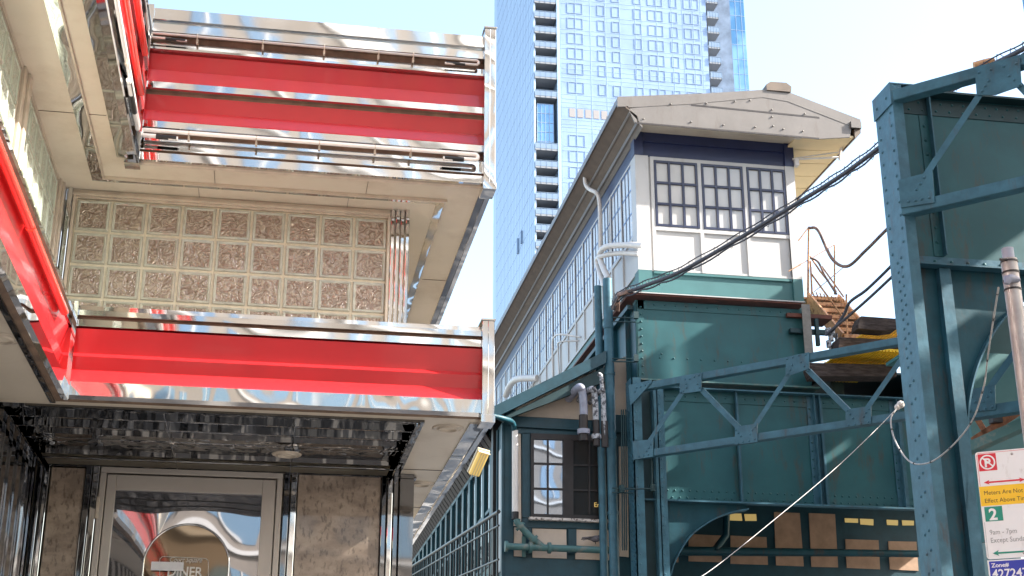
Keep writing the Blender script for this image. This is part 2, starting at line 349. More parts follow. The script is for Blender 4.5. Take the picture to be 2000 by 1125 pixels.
def endcap(parent, z0, z1, m, wide=.07):
    mb = MB(); mb.box(SR, SR+wide, BT-.075, BT+.06, z0, z1); mb.box(SR-.006, SR+wide+.005, BT-.085, BT+.07, z0-.045, z0-.001); mb.box(SR-.006, SR+wide+.005, BT-.085, BT+.07, z1+.001, z1+.012)
    mb.box(SR+wide*.45, SR+wide*.5, BT-.079, BT-.0752, z0, z1)
    build('corner_post', mb, m, parent, .004)
endcap(ucan, 4.985, 6.03, M['chrome_wavy'])
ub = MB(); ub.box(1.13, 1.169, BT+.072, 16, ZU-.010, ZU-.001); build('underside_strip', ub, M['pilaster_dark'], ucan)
rt = MB(); rt.box(1.17, 1.20, BT+.071, 16, 4.975, 6.0); build('side_fascia', rt, M['chrome'], ucan)
ci = MB(); ci.box(US+.03, US+.062, BT-.062, BT-.03, 4.975, 6.0); ci.box(US-.02, US+.065, BT-.065, BT+.03, 4.955, 4.974); build('inner_corner_post', ci, M['chrome'], ucan)
st = MB()   # mirror strip let into the soffit
st.box(-1.165, -1.10, .5, 7.775, ZU-.006, ZU-.001); st.box(-1.165, .94, 7.776, 7.835, ZU-.006, ZU-.001); st.box(.89, .94, 7.836, 16, ZU-.006, ZU-.001)
build('soffit_strip', st, M['chrome_wavy'], ucan)
st = MB(); st.box(-1.10, .95, 7.760, 7.775, ZU-.02, ZU-.001); st.box(.94, .95, 7.776, 16, ZU-.014, ZU-.001); st.box(-1.10, -1.09, .5, 7.759, ZU-.014, ZU-.001)
st.box(US-.012, SR, 7.53, 7.545, ZU-.014, ZU-.001); build('soffit_trim', st, M['creamtrim'], ucan)
sm = MB(); sm.box(US-.06, US-.0005, .5, BT-.07, ZU-.012, ZU-.001); build('soffit_edge_strip', sm, M['chrome_wavy'], ucan)
js = MB()
for t in (3.2, 5.1, 6.95): js.box(-1.355, US-.07, t, t+.003, ZU-.003, ZU-.0005)
for s in (-.55, .35): js.box(s, s+.003, 7.84, 7.99, ZU-.003, ZU-.0005); js.box(s+.1, s+.103, 7.55, 7.755, ZU-.003, ZU-.0005)
for t in (9.2, 11): js.box(.955, 1.16, t, t+.004, ZU-.003, ZU-.0005)
build('panel_joint', js, M['roofbrown'], ucan)
# --- lower canopy
EN_ = 9.1
ZL = 3.55; LS = -1.18
lc = MB(); lc.box(LS-.31, SR+.01, BT+.0, 7.60, ZL, ZL+.03); lc.box(-1.49, LS, .5, BT, ZL, ZL+.03)
lc.box(.825, 1.17, 7.60, 16, ZL, ZL+.03); lc.box(.80, .825, 9.1, 16, ZL, ZL+.03)
lc.box(-1.36, SR, BT+.05, 8.0, 3.98, 4.07)
lcan = build('lower_canopy', lc, M['cream'], diner)
seg_l = [
 ('chrome', [(-.35, 4.10), (.0, 4.095), (.03, 4.09), (.035, 4.064), (.045, 4.06), (.045, 4.030)]),
 ('recess', [(.045, 4.030), (.015, 4.028), (.015, 4.012)]),
 ('chrome', [(.015, 4.012), (.036, 4.009), (.040, 3.968), (-.012, 3.964)]),
 ('red', [(-.012, 3.964), (.030, 3.958), (-.012, 3.829), (.012, 3.805), (-.014, 3.734), (.048, 3.652)]),
 ('wavy', [(.048, 3.652), (.054, 3.650), (.050, 3.575), (.030, 3.556)]),
 ('recess', [(.030, 3.556), (.0, 3.549)])]
fascia(lcan, LS, seg_l)
endcap(lcan, 3.56, 4.115, M['chrome'])
ci = MB(); ci.box(LS+.048, LS+.072, BT-.072, BT-.048, 3.54, 4.10); build('inner_corner_post', ci, M['chrome'], lcan)
ub = MB(); ub.box(1.085, 1.169, BT+.072, 16, ZL-.010, ZL-.001); build('underside_strip', ub, M['chrome_wavy'], lcan)
rt = MB(); rt.box(1.17, 1.20, BT+.071, 16, 3.53, 4.1); build('side_fascia', rt, M['chrome'], lcan)
# red tube along the left wing face
rn = MB(); rn.tube([(LS+.05, t, 3.935) for t in (.6, 2.4, 4.2, 5.95)], .022, 12); rn.tube([(LS+.05, t, 3.935) for t in (5.97, 7.15)], .022, 12); build('red_tube', rn, M['red_neon'], lcan)
rn = MB(); rn.tube([(US+.05, t, 5.60) for t in (.6, 3, 6.35)], .02, 12); rn.tube([(US+.05, t, 5.60) for t in (6.36, 7.35)], .02, 12); rn.tube([(US+.05, t, 5.34) for t in (.6, 3, 5.9)], .02, 12);  rn.tube([(US+.05, t, 5.34) for t in (5.91, 7.35)], .02, 12); build('red_tube', rn, M['red_neon'], ucan)
st = MB(); st.box(-1.35, .824, 7.601, 7.612, ZL-.012, ZL+.03); st.box(.805, .824, 7.613, EN_, ZL-.012, ZL+.03); st.box(LS-.03, LS-.001, .5, BT, ZL-.012, ZL-.001)
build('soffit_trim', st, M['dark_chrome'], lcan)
js = MB()
for t in (8.9, 10.2): js.box(.826, 1.16, t, t+.006, ZL-.003, ZL-.0005)
build('panel_joint', js, M['black'], lcan)
def downlight(c):
    mb = MB(); inn = MB()
    for R, r, z in ((.092, .076, .006), (.064, .05, .014)):
        n = 28; vs = []
        for k in range(n):
            a = 2*pi*k/n; ca, sa = cos(a), sin(a)
            vs += [(c[0]+R*ca, c[1]+R*sa, c[2]), (c[0]+(R-.004)*ca, c[1]+(R-.004)*sa, c[2]-z), (c[0]+r*ca, c[1]+r*sa, c[2]-z), (c[0]+(r-.003)*ca, c[1]+(r-.003)*sa, c[2])]
        mb.add(vs, [(4*k+j, 4*((k+1) % n)+j, 4*((k+1) % n)+j+1, 4*k+j+1) for k in range(n) for j in range(3)], 0, True)
    inn.tube([(c[0], c[1], c[2]-.001), (c[0], c[1], c[2]-.003)], .075, 24)
    o = build('downlight', mb, M['creamtrim'], lcan); build('lens', inn, M['cream'], o)
for p in (ZZ(560, 887, ZL-.03), ZZ(875, 836, ZL-.001), Vector((1.0, 9.35, ZL-.001)), ZZ(2, 661, ZL-.001)): downlight(p)
# --- walls
w1 = MB(); w1.box(-1.30, .62, 8.02, 8.3, 4.96, ZU-.0005); w1.box(-1.56, .6, 8.09, 8.3, 3.96, 4.959)
w1.box(-1.56, -1.40, .5, 8.0, 3.6, 6.0); w1.box(-1.7, -1.535, .5, 9.2, 0, 3.6); w1.box(-1.7, .9, 9.21, 9.4, 0, 3.9); w1.box(-1.7, .8, 8.3, 9.4, 3.6, 3.9)
w1.box(.55, .74, 8.3, 16, 3.6, 6.0); w1.box(.6, .80, 10.3, 16, 0, 3.6)
w1.box(-1.4, .55, 8.3, 16, 5.5, 5.9)
build('wall', w1, M['cream'], diner)
tr = MB(); tr.box(-1.30, .62, 7.965, 8.02, 4.945, 4.96); tr.box(-1.30, .62, 7.985, 8.02, 4.961, 4.987); 
build('window_head_trim', tr, M['creamtrim'], diner)
def blocks(parent, mapf, nc, nr, px, pz, u0, z0, face, rim):
    gr = MB(); rm = MB(); fc = MB()
    mo = .0075
    gr.prism([mapf(u0, z0, 0), mapf(u0+nc*px, z0, 0), mapf(u0+nc*px, z0-nr*pz, 0), mapf(u0, z0-nr*pz, 0)], mapf(0, 0, .06)-mapf(0, 0, 0))
    for i in range(nc):
        for j in range(nr):
            a, b = u0+i*px+mo, u0+(i+1)*px-mo; c, d = z0-j*pz-mo, z0-(j+1)*pz+mo
            R = []
            for (q, dep) in ((0, -.002), (.004, -.012), (.013, -.012), (.019, -.007)):
                R.append([mapf(a+q, c-q, dep), mapf(b-q, c-q, dep), mapf(b-q, d+q, dep), mapf(a+q, d+q, dep)])
            vs = [p for r_ in R for p in r_]
            rm.add(vs, [(4*k+e, 4*k+(e+1) % 4, 4*k+4+(e+1) % 4, 4*k+4+e) for k in range(3) for e in range(4)])
            fc.add(R[-1], [(0, 1, 2, 3)])
    build('grout', gr, M['mortar'], parent); build('block_rim', rm, rim, parent); build('block_face', fc, face, parent)
fw = MB(); fw.box(-1.285, -1.268, 7.97, 8.01, 4.08, 4.944); fw.box(.608, .622, 7.97, 8.01, 4.08, 4.944); fw.box(-1.268, .608, 7.985, 8.01, 4.932, 4.944)
fwin = build('glass_block_window', fw, M['creamtrim'], diner)
blocks(fwin, lambda u, z, d: Vector((u, 8.0+d, z)), 9, 4, .2085, .2105, -1.267, 4.931, M['blockface'], M['blockrim'])
lw = MB(); lw.box(-1.37, -1.355, 7.80, 7.83, 3.9, 4.96)
lwin = build('glass_block_window', lw, M['creamtrim'], diner)
blocks(lwin, lambda u, z, d: Vector((-1.365-d, 7.8-u, z)), 6, 5, .195, .2105, 0, 4.955, M['blockface_green'], M['blockrim_green'])
lw = MB(); lw.box(-1.37, -1.355, 6.43, 6.45, 3.9, 4.96)
lwin = build('glass_block_window', lw, M['creamtrim'], diner)
blocks(lwin, lambda u, z, d: Vector((-1.365-d, 6.43-u, z)), 18, 5, .195, .2105, 0, 4.955, M['blockface_green'], M['blockrim_green'])
def pilaster(x0, x1, y0, z0, z1, m, axis='t', name='chrome_pilaster', n=3):
    mb = MB()
    for k in range(n):
        a = x0+(x1-x0)*k/n; b = x0+(x1-x0)*(k+1)/n; e = .004
        if axis == 't': mb.box(a+e, b-e, y0-.02-.012*(k % 2), y0+.04, z0, z1)
        else: mb.box(y0-.04, y0+.02+.012*(k % 2), a+e, b-e, z0, z1)
    return build(name, mb, m, diner, .003)
pilaster(.624, .745, 7.99, 3.9, ZU-.001, M['chrome'], n=4)
pilaster(7.84, 7.99, -1.36, 3.9, ZU-.001, M['creamtrim'], 's', n=3)
pilaster(-1.36, -1.286, 7.99, 3.9, ZU-.001, M['chrome'], n=2)
pilaster(6.455, 6.61, -1.36, 3.9, ZU-.001, M['creamtrim'], 's', n=2)
tr = MB(); tr.box(-1.40, -1.352, .5, 7.83, 4.962, ZU-.001); build('window_head_trim', tr, M['creamtrim'], diner)
# --- entrance recessed under the lower canopy
EN = 9.10; CEIL = ZL+.012
def ex(x, y=1000, T=EN): return TT(x, y, T).x
def ez(x, y, T=EN): return TT(x, y, T).z
mc = MB(); tt = 7.613
for k, (ta, tb) in enumerate(((7.615, 7.80), (7.80, 8.02), (8.02, 8.30), (8.30, 8.84), (8.84, EN))):
    lo = CEIL-(.030 if k < 3 else .008)
    mc.quad((-1.50, ta, lo), (.80, ta, lo), (.80, ta-.012, CEIL+.02), (-1.50, ta-.012, CEIL+.02))
    mc.quad((-1.50, ta, lo), (.80, ta, lo), (.80, tb-.012, CEIL+.02), (-1.50, tb-.012, CEIL+.02))
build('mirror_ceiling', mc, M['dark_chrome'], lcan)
js = MB()
for s_ in (-.62, .1): js.box(s_, s_+.004, 7.63, EN-.02, CEIL-.035, CEIL-.031)
for t_ in (7.80, 8.02, 8.30, 8.84): js.box(-1.48, .78, t_-.004, t_+.004, CEIL-.036, CEIL-.0305)
build('ceiling_seam', js, M['chrome'], lcan)
cv = MB()
for k, (s0_, s1_) in enumerate(((-1.495, -1.46), (-1.455, -1.42))): cv.box(s0_, s1_, 7.62, EN, CEIL-.045+.012*k, CEIL-.033)
build('mirror_cove', cv, M['dark_chrome'], lcan)
cv = MB()
for k, (s0_, s1_) in enumerate(((.775, .80), (.735, .77))): cv.box(s0_, s1_, 7.62, EN, CEIL-.045+.012*k, CEIL-.033)
build('mirror_cove', cv, M['dark_chrome'], lcan)
ll = MB()
for k in range(70):
    t_ = EN-.12*(k+1); ll.box(-1.53, -1.50+.012*(k % 2), t_+.004, t_+.116, .15, ZL-.002)
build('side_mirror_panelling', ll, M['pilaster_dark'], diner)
gp = MB(); gp.box(ex(92), ex(158), EN, EN+.1, .3, ez(90, 912)); build('granite_panel', gp, M['granite'], diner, .002)
gp = MB(); gp.box(ex(580), ex(742), EN, EN+.1, .3, ez(660, 930)); build('granite_panel', gp, M['granite'], diner, .002)
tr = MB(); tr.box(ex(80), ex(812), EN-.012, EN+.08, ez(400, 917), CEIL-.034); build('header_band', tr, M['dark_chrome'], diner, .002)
zt = ez(400, 918)
for a, b, n in ((62, 91, 2), (159, 189, 2), (551, 579, 2), (743, 778, 3)):
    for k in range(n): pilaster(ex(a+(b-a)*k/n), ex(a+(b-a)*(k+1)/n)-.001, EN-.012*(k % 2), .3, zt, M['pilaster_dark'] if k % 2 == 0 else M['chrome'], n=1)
mp = MB(); mp.box(ex(779), ex(806), EN-.05, EN+1.2, .3, ZL-.002); build('corner_mirror_panel', mp, M['pilaster_dark'], diner)
# door
d0, d1 = ex(190), ex(549)
dr = MB(); zt2 = ez(370, 919); dr.box(d0, d1, EN-.03, EN+.05, ez(370, 930), zt2-.001); dr.box(d0, ex(202), EN-.03, EN+.05, .3, ez(370, 930)-.001); dr.box(ex(538), d1, EN-.03, EN+.05, .3, ez(370, 930)-.001)
door = build('door', dr, M['doorframe'], diner, .003)
lf = MB(); zl0 = ez(370, 933); zl1 = ez(370, 962)
lf.box(ex(204), ex(222), EN-.02, EN+.03, .32, zl0); lf.box(ex(510), ex(536), EN-.02, EN+.03, .32, zl0); lf.box(ex(222)+.001, ex(510)-.001, EN-.02, EN+.03, zl1, zl0)
build('door_leaf', lf, M['doorframe'], door, .003)
dg = MB(); dg.box(ex(222), ex(510), EN+.005, EN+.01, .55, zl1); build('door_glass', dg, M['doorglass'], door)
AT = EN-.002
q_ = TT(364, 1104, AT); ax = q_.x; az = q_.z; ar = TT(447, 1104, AT).x-ax
arch = [Vector((ax+ar*cos(a), AT, az+ar*.98*sin(a))) for a in [pi*k/32 for k in range(33)]]
arch = [Vector((ax+ar, AT, az-.9))]+arch+[Vector((ax-ar, AT, az-.9))]
ag = MB(); ag.tube(arch, .007, 8); build('arch_trim', ag, M['chrome'], door)
ag = MB(); ag.prism([p+Vector((0, .001, 0)) for p in arch], (0, .004, 0)); build('arch_glass', ag, M['brownglass'], door)
hg = MB(); hg.box(ex(188), ex(194), EN-.045, EN-.03, ez(195, 1015), ez(195, 972)); build('hinge', hg, M['creamtrim'], door, .003)
X = Vector((1, 0, 0)); Zv = Vector((0, 0, 1)); LT = EN-.012
text('Court Square', .045, TT(362, 1098, LT), X, Zv, door, M['letter'], shear=.35, align='CENTER', sx=.82, ext=.0005)
text('DINER', .088, TT(360, 1126, LT), X, Zv, door, M['letter'], bold=.0015, align='CENTER', sx=.86, ext=.0005)
fr = MB(); q = [TT(x, y, LT) for x, y in ((312, 1126), (312, 1092), (317, 1087), (402, 1091), (407, 1096), (407, 1130))]
for a, b in zip(q, q[1:]): fr.bar(a, b, .003, .003, (0, 1, 0))
build('lettering_border', fr, M['letter'], door)
nt_ = MB(); a = TT(296, 1097, LT-.01); nt_.box(a.x, a.x+.20, LT-.02, LT-.017, a.z-.055, a.z); build('paper_notice', nt_, M['signwhite'], door)

# ================================================================== ELEVATED RAILWAY
rail = thing('elevated_railway', 'teal riveted steel elevated railway with columns girders and lattice beams', 'railway bridge', (6.5, 20, 0))
def rivets(mb, pts, nrm, r=.016, mi=0):
    for p in pts: mb.dome(p, nrm, r, mi)
def line(a, b, n): a = Vector(a); b = Vector(b); return [a.lerp(b, (k+.5)/n) for k in range(n)]
NT = Vector((0, -1, 0)); NS = Vector((-1, 0, 0))
def lattice(c, top, bot, gussets, diags, chord=.11):
    """diagonal-plan truss: top / bot = (z, u0, u1) chords in the plane DN.p=c"""
    nf = -DN
    o = None
    for (pa, pb) in (top, bot):
        t = MB(); a = DP(*pa, c); b = DP(*pb, c); zz = (a.z+b.z)/2; a.z = b.z = zz
        t.bar(a, b, .012, chord)                      # vertical leg
        t.bar(a+Vector((0, 0, -chord/2))+DN*.07, b+Vector((0, 0, -chord/2))+DN*.07, .14, .012)   # horizontal leg
        o2 = build('lattice_beam' if o is None else 'chord', t, M['green_light'], rail if o is None else o)
        if o is None: o = o2
    for pl, rv in gussets:
        g_ = MB(); P = [DP(x, y, c-.012) for x, y in pl]; g_.prism(P, nf*.012)
        for x, y in rv: g_.dome(DP(x, y, c-.024), nf, .019)
        build('gusset_plate', g_, M['green_light'], o)
    for (a, b, wd) in diags:
        d_ = MB(); A_ = DP(*a, c+.012); B_ = DP(*b, c+.012); d_.bar(A_, B_, .01, wd, up=tuple(DN.cross((B_-A_).normalized())))
        dd = (B_-A_).normalized(); sd = DN.cross(dd)
        d_.bar(A_+DN*.05-sd*wd/2, B_+DN*.05-sd*wd/2, .10, .01, up=tuple(sd))
        build('lattice_diagonal', d_, M['green_light'], o)
    return o
c1 = 6.054*DN.x+22.0*DN.y
lattice(c1, ((1240, 757), (1885, 642)), ((1246, 889), (1880, 792)),
 [([(1228, 752), (1273, 742), (1273, 748), (1232, 792)], [(1243, 757), (1251, 755), (1260, 752), (1268, 750), (1240, 765)]),
  ([(1328, 735), (1371, 728), (1370, 764), (1340, 768), (1328, 768)], [(1338, 741), (1347, 740), (1356, 736), (1365, 733), (1340, 750), (1341, 757), (1334, 763), (1362, 750), (1366, 757), (1330, 766)]),
  ([(1436, 834), (1480, 827), (1480, 863), (1436, 869)], [(1442, 866), (1451, 863), (1463, 861), (1474, 858), (1442, 846), (1447, 852), (1437, 840), (1475, 834), (1469, 840), (1465, 848)]),
  ([(1535, 698), (1581, 688), (1581, 720), (1545, 733), (1535, 733)], [(1537, 701), (1548, 698), (1560, 694), (1573, 693), (1547, 713), (1544, 722), (1539, 730), (1565, 707), (1571, 715), (1578, 724)]),
  ([(1652, 800), (1702, 793), (1702, 827), (1652, 835)], [(1657, 831), (1670, 829), (1682, 827), (1696, 824), (1655, 802), (1660, 809), (1666, 817), (1697, 799), (1691, 806), (1687, 814)]),
  ([(1236, 862), (1276, 858), (1276, 892), (1238, 898)], [(1248, 892), (1257, 890), (1266, 888), (1271, 868), (1267, 875), (1263, 881)])],
 [((1268, 862), (1336, 762), .075), ((1368, 760), (1446, 840), .075), ((1472, 836), (1545, 724), .075), ((1576, 722), (1662, 808), .075), ((1692, 800), (1770, 688), .075)])
c2 = DP(1790, 370, 0)  # placeholder replaced below
c2 = 7.11*DN.x+13.6*DN.y
lattice(c2, ((1744, 183), (2160, 74)), ((1760, 402), (2160, 325)),
 [([(1755, 352), (1822, 335), (1826, 396), (1760, 406)], [(1774, 394), (1788, 392), (1800, 389), (1815, 386), (1790, 370), (1797, 359), (1805, 347)]),
  ([(1904, 132), (1992, 113), (1996, 168), (1945, 186), (1908, 186)], [(1912, 142), (1935, 136), (1960, 130), (1985, 124), (1924, 168), (1931, 158), (1918, 178), (1971, 148), (1981, 156), (1992, 165)])],
 [((1806, 346), (1917, 180), .075), ((1984, 160), (2080, 260), .075)], .13)
c3 = 8.6*DN.x+14.8*DN.y
lattice(c3, ((1940, 560), (2150, 520)), ((1885, 812), (2150, 765)),
 [([(1888, 762), (1944, 752), (1945, 800), (1888, 806)], [(1895, 802), (1910, 800), (1925, 798), (1938, 795), (1898, 775), (1905, 785), (1935, 765), (1928, 775), (1920, 785)])],
 [((1930, 762), (2010, 650), .08)], .13)
# rusty underside plate of that lower beam
# --- far column (left)
TA = 22.12
ca = MB(); pa = TT(1232, 700, TA); pb = TT(1250, 700, TA); pc = TT(1277, 800, TA); pd = TT(1297, 800, TA)
ca.box(pa.x, pa.x+.02, TA, TA+.40, 0, 8.19); ca.box(pa.x, pb.x, TA, TA+.02, 0, 8.19)
ca.box(pb.x, pc.x, TA+.18, TA+.2, 0, 8.19, 1); ca.box(pc.x, pd.x, TA, TA+.02, 0, 8.0); ca.box(pc.x+.05, pc.x+.07, TA, TA+.4, 0, 8.0)
ca.box(pc.x-.01, pc.x+.004, TA+.05, TA+.18, 0, 8.0)
for z in [3.9+.16*k for k in range(27)]: ca.dome((pa.x+.06, TA, z), NT, .016); ca.dome((pa.x, TA+.10, z), NS, .016); ca.dome((pa.x, TA+.30, z+.08), NS, .016); ca.dome((pc.x+.10, TA, z), NT, .014)
for k in range(30): ca.bar((pa.x-.015, TA+.02, 3.9+.1*k), (pa.x-.015, TA+.2, 3.98+.1*k), .01, .04, (0, 0, 1))
build('column', ca, [M['green_light'], M['green_dark']], rail)
# --- upper girder under the station house
GT = 22.3
ug = MB(); xl, xr = 6.138, 9.27
ug.box(xl, xr, GT, GT+.02, 8.2, 9.66)
ug.box(xl-.03, xl+.11, GT-.012, GT, 8.2, 9.66); ug.box(xl-.04, xl-.02, GT-.012, GT+.18, 8.19, 9.66)
ug.box(xl, xr, GT-.012, GT, 9.50, 9.66, 0); ug.box(xl-.04, xr+.1, GT-.13, GT+.3, 8.17, 8.196, 1)
rivets(ug, line((xl+.05, GT-.012, 8.25), (xl+.05, GT-.012, 9.6), 10), NT, .022)
rivets(ug, line((xl+.2, GT-.012, 9.59), (xr, GT-.012, 9.59), 15), NT, .018)
rivets(ug, line((xl+.25, GT, 8.62), (xr-.9, GT, 8.62), 8), NT, .02); rivets(ug, [TT(x, 691, GT) for x in (1292,)], NT, .02)
# left return plate
ug.box(xl-.05, xl-.04, GT+.0, GT+6.5, 8.2, 9.60, 2)
for k in range(7): ug.box(xl-.13, xl-.05, GT+.4+.9*k, GT+.42+.9*k, 8.2, 9.6, 2)
ug.box(xl-.16, xl-.04, GT+.1, GT+6.5, 9.52, 9.60, 2)
ugo = build('girder', ug, [M['green_face'], M['green_old'], M['green']], rail)
# rust slab / flashing carrying the house
fl = MB(); a = TT(1228, 574, 22.15); b = TT(1571, 590, 22.15); zz = 9.745
fl.box(a.x, b.x, 22.15, 23.45, zz-.035, zz-.004, 1); fl.box(a.x-.02, b.x+.01, 22.13, 23.46, zz-.002, zz+.016, 0); fl.box(a.x, 6.5, 23.46, 30, zz-.035, zz-.004, 1)
build('flashing_ledge', fl, [M['housewhite'], M['redbrown']], rail)
# --- lower girder
lg = MB(); lx = 6.45; LX2 = 13.0
lg.box(lx, LX2, GT+.05, GT+.07, 6.12, 8.06)
lg.box(lx, LX2, GT+.035, GT+.05, 6.12, 6.36, 0); lg.box(lx, LX2, GT+.035, GT+.05, 7.86, 8.06, 0)
lg.box(lx-.35, LX2, GT-.10, GT+.05, 6.09, 6.118, 1); lg.box(lx-.05, LX2, GT-.10, GT+.05, 8.062, 8.085, 1)
for x, wd in ((lx-.03, .05), (7.83, .05), (9.26, .09), (9.36, .06), (10.8, .09), (12.2, .05)):
    lg.box(x, x+.012, GT-.07, GT+.035, 6.12, 8.06, 1); lg.box(x-.10 if wd > .08 else x, x+.02+wd, GT+.023, GT+.035, 6.13, 8.05, 1)
rivets(lg, line((lx+.05, GT+.035, 6.30), (LX2, GT+.035, 6.30), 50), NT, .02); rivets(lg, line((lx+.0, GT+.035, 6.18), (LX2, GT+.035, 6.18), 50), NT, .018)
rivets(lg, line((lx+.05, GT+.035, 7.95), (LX2, GT+.035, 7.95), 36), NT, .018)
for x in (9.20, 10.74): rivets(lg, line((x, GT+.02, 6.4), (x, GT+.02, 7.9), 10), NT, .02)
lg.box(6.2, lx-.05, GT+.15, GT+.17, 6.1, 8.06, 2)
build('girder', lg, [M['green_face'], M['green_light'], M['green_dark']], rail)
# knee bracket (arched web + flange) under the lower girder
def knee(T, pts, corner, name='knee_bracket', dep=.16, m=M['green'], m2=M['green_light']):
    k = MB(); P = curve([TT(x, y, T) for x, y in pts], 5); C_ = TT(*corner, T)
    for a, b in zip(P, P[1:]): k.prism([a, b, C_], (0, .015, 0), 0)
    for a, b in zip(P, P[1:]): k.bar(a+Vector((0, 0, 0)), b, dep, .02, up=(0, 0, 1) if abs((b-a).normalized().z) < .7 else (1, 0, 0), mi=1)
    return k
kb = MB(); P = curve([TT(x, y, GT+.03) for x, y in ((1301, 1180), (1306, 1125), (1318, 1090), (1345, 1048), (1385, 1018), (1420, 1003), (1458, 995))], 5)
C_ = Vector((P[0].x, GT+.03, P[-1].z))
for a, b in zip(P, P[1:]):
    kb.prism([a, b, Vector((b.x, GT+.03, 6.09)), Vector((a.x, GT+.03, 6.09))], (0, .012, 0), 0)
    d = (b-a).normalized(); n = Vector((d.z, 0, -d.x)); kb.prism([a-Vector((0, .12, 0)), b-Vector((0, .12, 0)), b+n*.02-Vector((0, .12, 0)), a+n*.02-Vector((0, .12, 0))], (0, .22, 0), 1)
kb.box(P[0].x-.45, P[0].x, GT+.03, GT+.042, 0, 6.09, 0)
build('knee_bracket', kb, [M['green'], M['green_light']], rail)
# --- near column (right)
SB = 7.0; t0, t1 = 13.76, 14.225
cb = MB(); cb.box(SB, SB+.018, t0, t1, 0, 9.50); cb.box(SB, SB+.13, t0-.018, t0, 0, 9.50); cb.box(SB+.018, SB+.46, 14.06, 14.075, 0, 9.47, 1)
cb.box(SB+.46, SB+.60, 13.93, 13.945, 0, 7.25); cb.box(SB+.46, SB+.472, 13.945, 14.2, 0, 7.25); cb.box(SB+.05, SB+.13, t0, t0+.012, 0, 9.49)
cb.box(SB-.02, SB-.002, t0-.02, t1+.01, 9.24, 9.505); cb.box(SB-.02, SB+.5, t0-.02, t1+.01, 9.506, 9.525)
z = 9.16
while z > 2:
    if z > 7.45:
        cb.dome((SB, t0+.07, z), NS, .02); cb.dome((SB, t1-.09, z-.05), NS, .02); z -= .165
    else:
        cb.dome((SB, t0+.17, z), NS, .02); cb.dome((SB, t0+.27, z-.03), NS, .02); z -= .115 if z > 6.1 else .21
cb.dome((SB-.02, t0+.10, 9.37), NS, .022); cb.dome((SB-.02, t1-.1, 9.36), NS, .022)
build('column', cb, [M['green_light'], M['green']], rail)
# right girder behind the near column
rg = MB(); RT = 14.0; rx0, rx1 = 7.14, 12.5
rg.box(rx0, rx1, RT, RT+.015, 7.30, 9.50, 0); rg.box(rx0, rx1, RT-.012, RT, 9.26, 9.48, 3); rg.box(rx0, rx1, RT-.16, RT, 9.50, 9.525, 3); rg.box(rx0-.05, rx1, RT-.012, RT, 7.285, 7.41, 1)
rg.box(rx0-.05, rx1, RT-.15, RT, 7.262, 7.284, 1)
rivets(rg, line((rx0+.1, RT-.012, 9.42), (rx1, RT-.012, 9.42), 36), NT, .018); rivets(rg, line((rx0+.1, RT-.012, 9.32), (rx1, RT-.012, 9.32), 30), NT, .018)
rivets(rg, line((rx0+.0, RT-.012, 7.35), (rx1, RT-.012, 7.35), 26), NT, .024)
rg.box(7.56, 7.575, RT-.10, RT, 7.42, 9.49, 1); rg.box(7.45, 7.56, RT-.012, RT, 7.42, 9.25, 0); rivets(rg, line((7.50, RT-.012, 7.5), (7.50, RT-.012, 9.2), 9), NT, .022)
rg.box(9.4, 9.415, RT-.10, RT, 7.42, 9.49, 1)
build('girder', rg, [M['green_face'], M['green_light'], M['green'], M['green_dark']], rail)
# lower web with the big arched opening right of the near column
kb = MB(); P = curve([TT(x, y, RT+.03) for x, y in ((1878, 1000), (1880, 860), (1886, 780), (1905, 708), (1938, 645), (1985, 595), (2060, 560), (2150, 545))], 6)
for a, b in zip(P, P[1:]):
    kb.prism([a, b, Vector((b.x, RT+.03, 7.32)), Vector((a.x, RT+.03, 7.32))], (0, .012, 0), 0)
    d = (b-a).normalized(); n = Vector((d.z, 0, -d.x)); o_ = Vector((0, .10, 0)); kb.prism([a-o_, b-o_, b+n*.02-o_, a+n*.02-o_], (0, .2, 0), 1)
kb.box(7.14, P[0].x, RT+.03, RT+.042, 0, 7.32, 0)
build('knee_bracket', kb, [M['green'], M['green_light']], rail)
# deck: stringers running away over the street, and ties
dk = MB()
for s in (9.75, 11.6, 13.4): dk.box(s, s+.25, 22.6, 46, 7.6, 8.6, 0)
dk.box(9.6, 14.6, 22.6, 46, 8.62, 8.66, 0)
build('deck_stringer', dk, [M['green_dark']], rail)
dk = MB()
for s in (11.2, 13.8): dk.box(s, s+.3, -16, 10, 9.0, 10.1, 0)
for t in [-15+.62*k for k in range(40)]: dk.box(10.6, 15.2, t, t+.24, 10.12, 10.3, 1)


for t in [10.2+.55*k for k in range(20)]: dk.box(14.9+.12*(t-10), 21+.12*(t-10), t, t+.25, 11.6, 11.8, 1)  # out-of-view stretch of deck, placed so its shade falls on the lower girder
for s in (16.2, 19.5): dk.box(s, s+.3, 10, 21, 10.4, 11.59, 0)
build('track_deck', dk, [M['green_dark'], M['timber']], rail)
dk = MB(); dk.prism([(11.5, 3.72, 14.05), (11.5, 4.8, 11.72), (11.5, 12, 11.72), (11.5, 12, 15), (11.5, 3.72, 15)], (.1, 0, 0))  # unseen slab on posts, added and slanted to shade only the upper fascia
for t in (8.4, 11.5): dk.box(11.45, 11.65, t, t+.2, 0, 10.89, 0)
build('fascia_shade_slab', dk, [M['green']], rail)
dk = MB(); random.seed(5); t = 14.6  # unseen slatted screen, added to shade the girders, gaps let dapples through
while t < 24.3:
    wd = random.uniform(.5, 1.3); dk.box(16, 16.08, t, min(24.4, t+wd), 11.9, 15.2+random.uniform(-.3, .3)); t += wd+random.choice((.06, .10, .22))
dk.box(15.95, 16.15, 14.6, 24.4, 11.7, 11.95)
dk.box(16, 16.08, 8, 14.4, 13.0, 16.5)
build('girder_shade_screen', dk, [M['green']], rail)
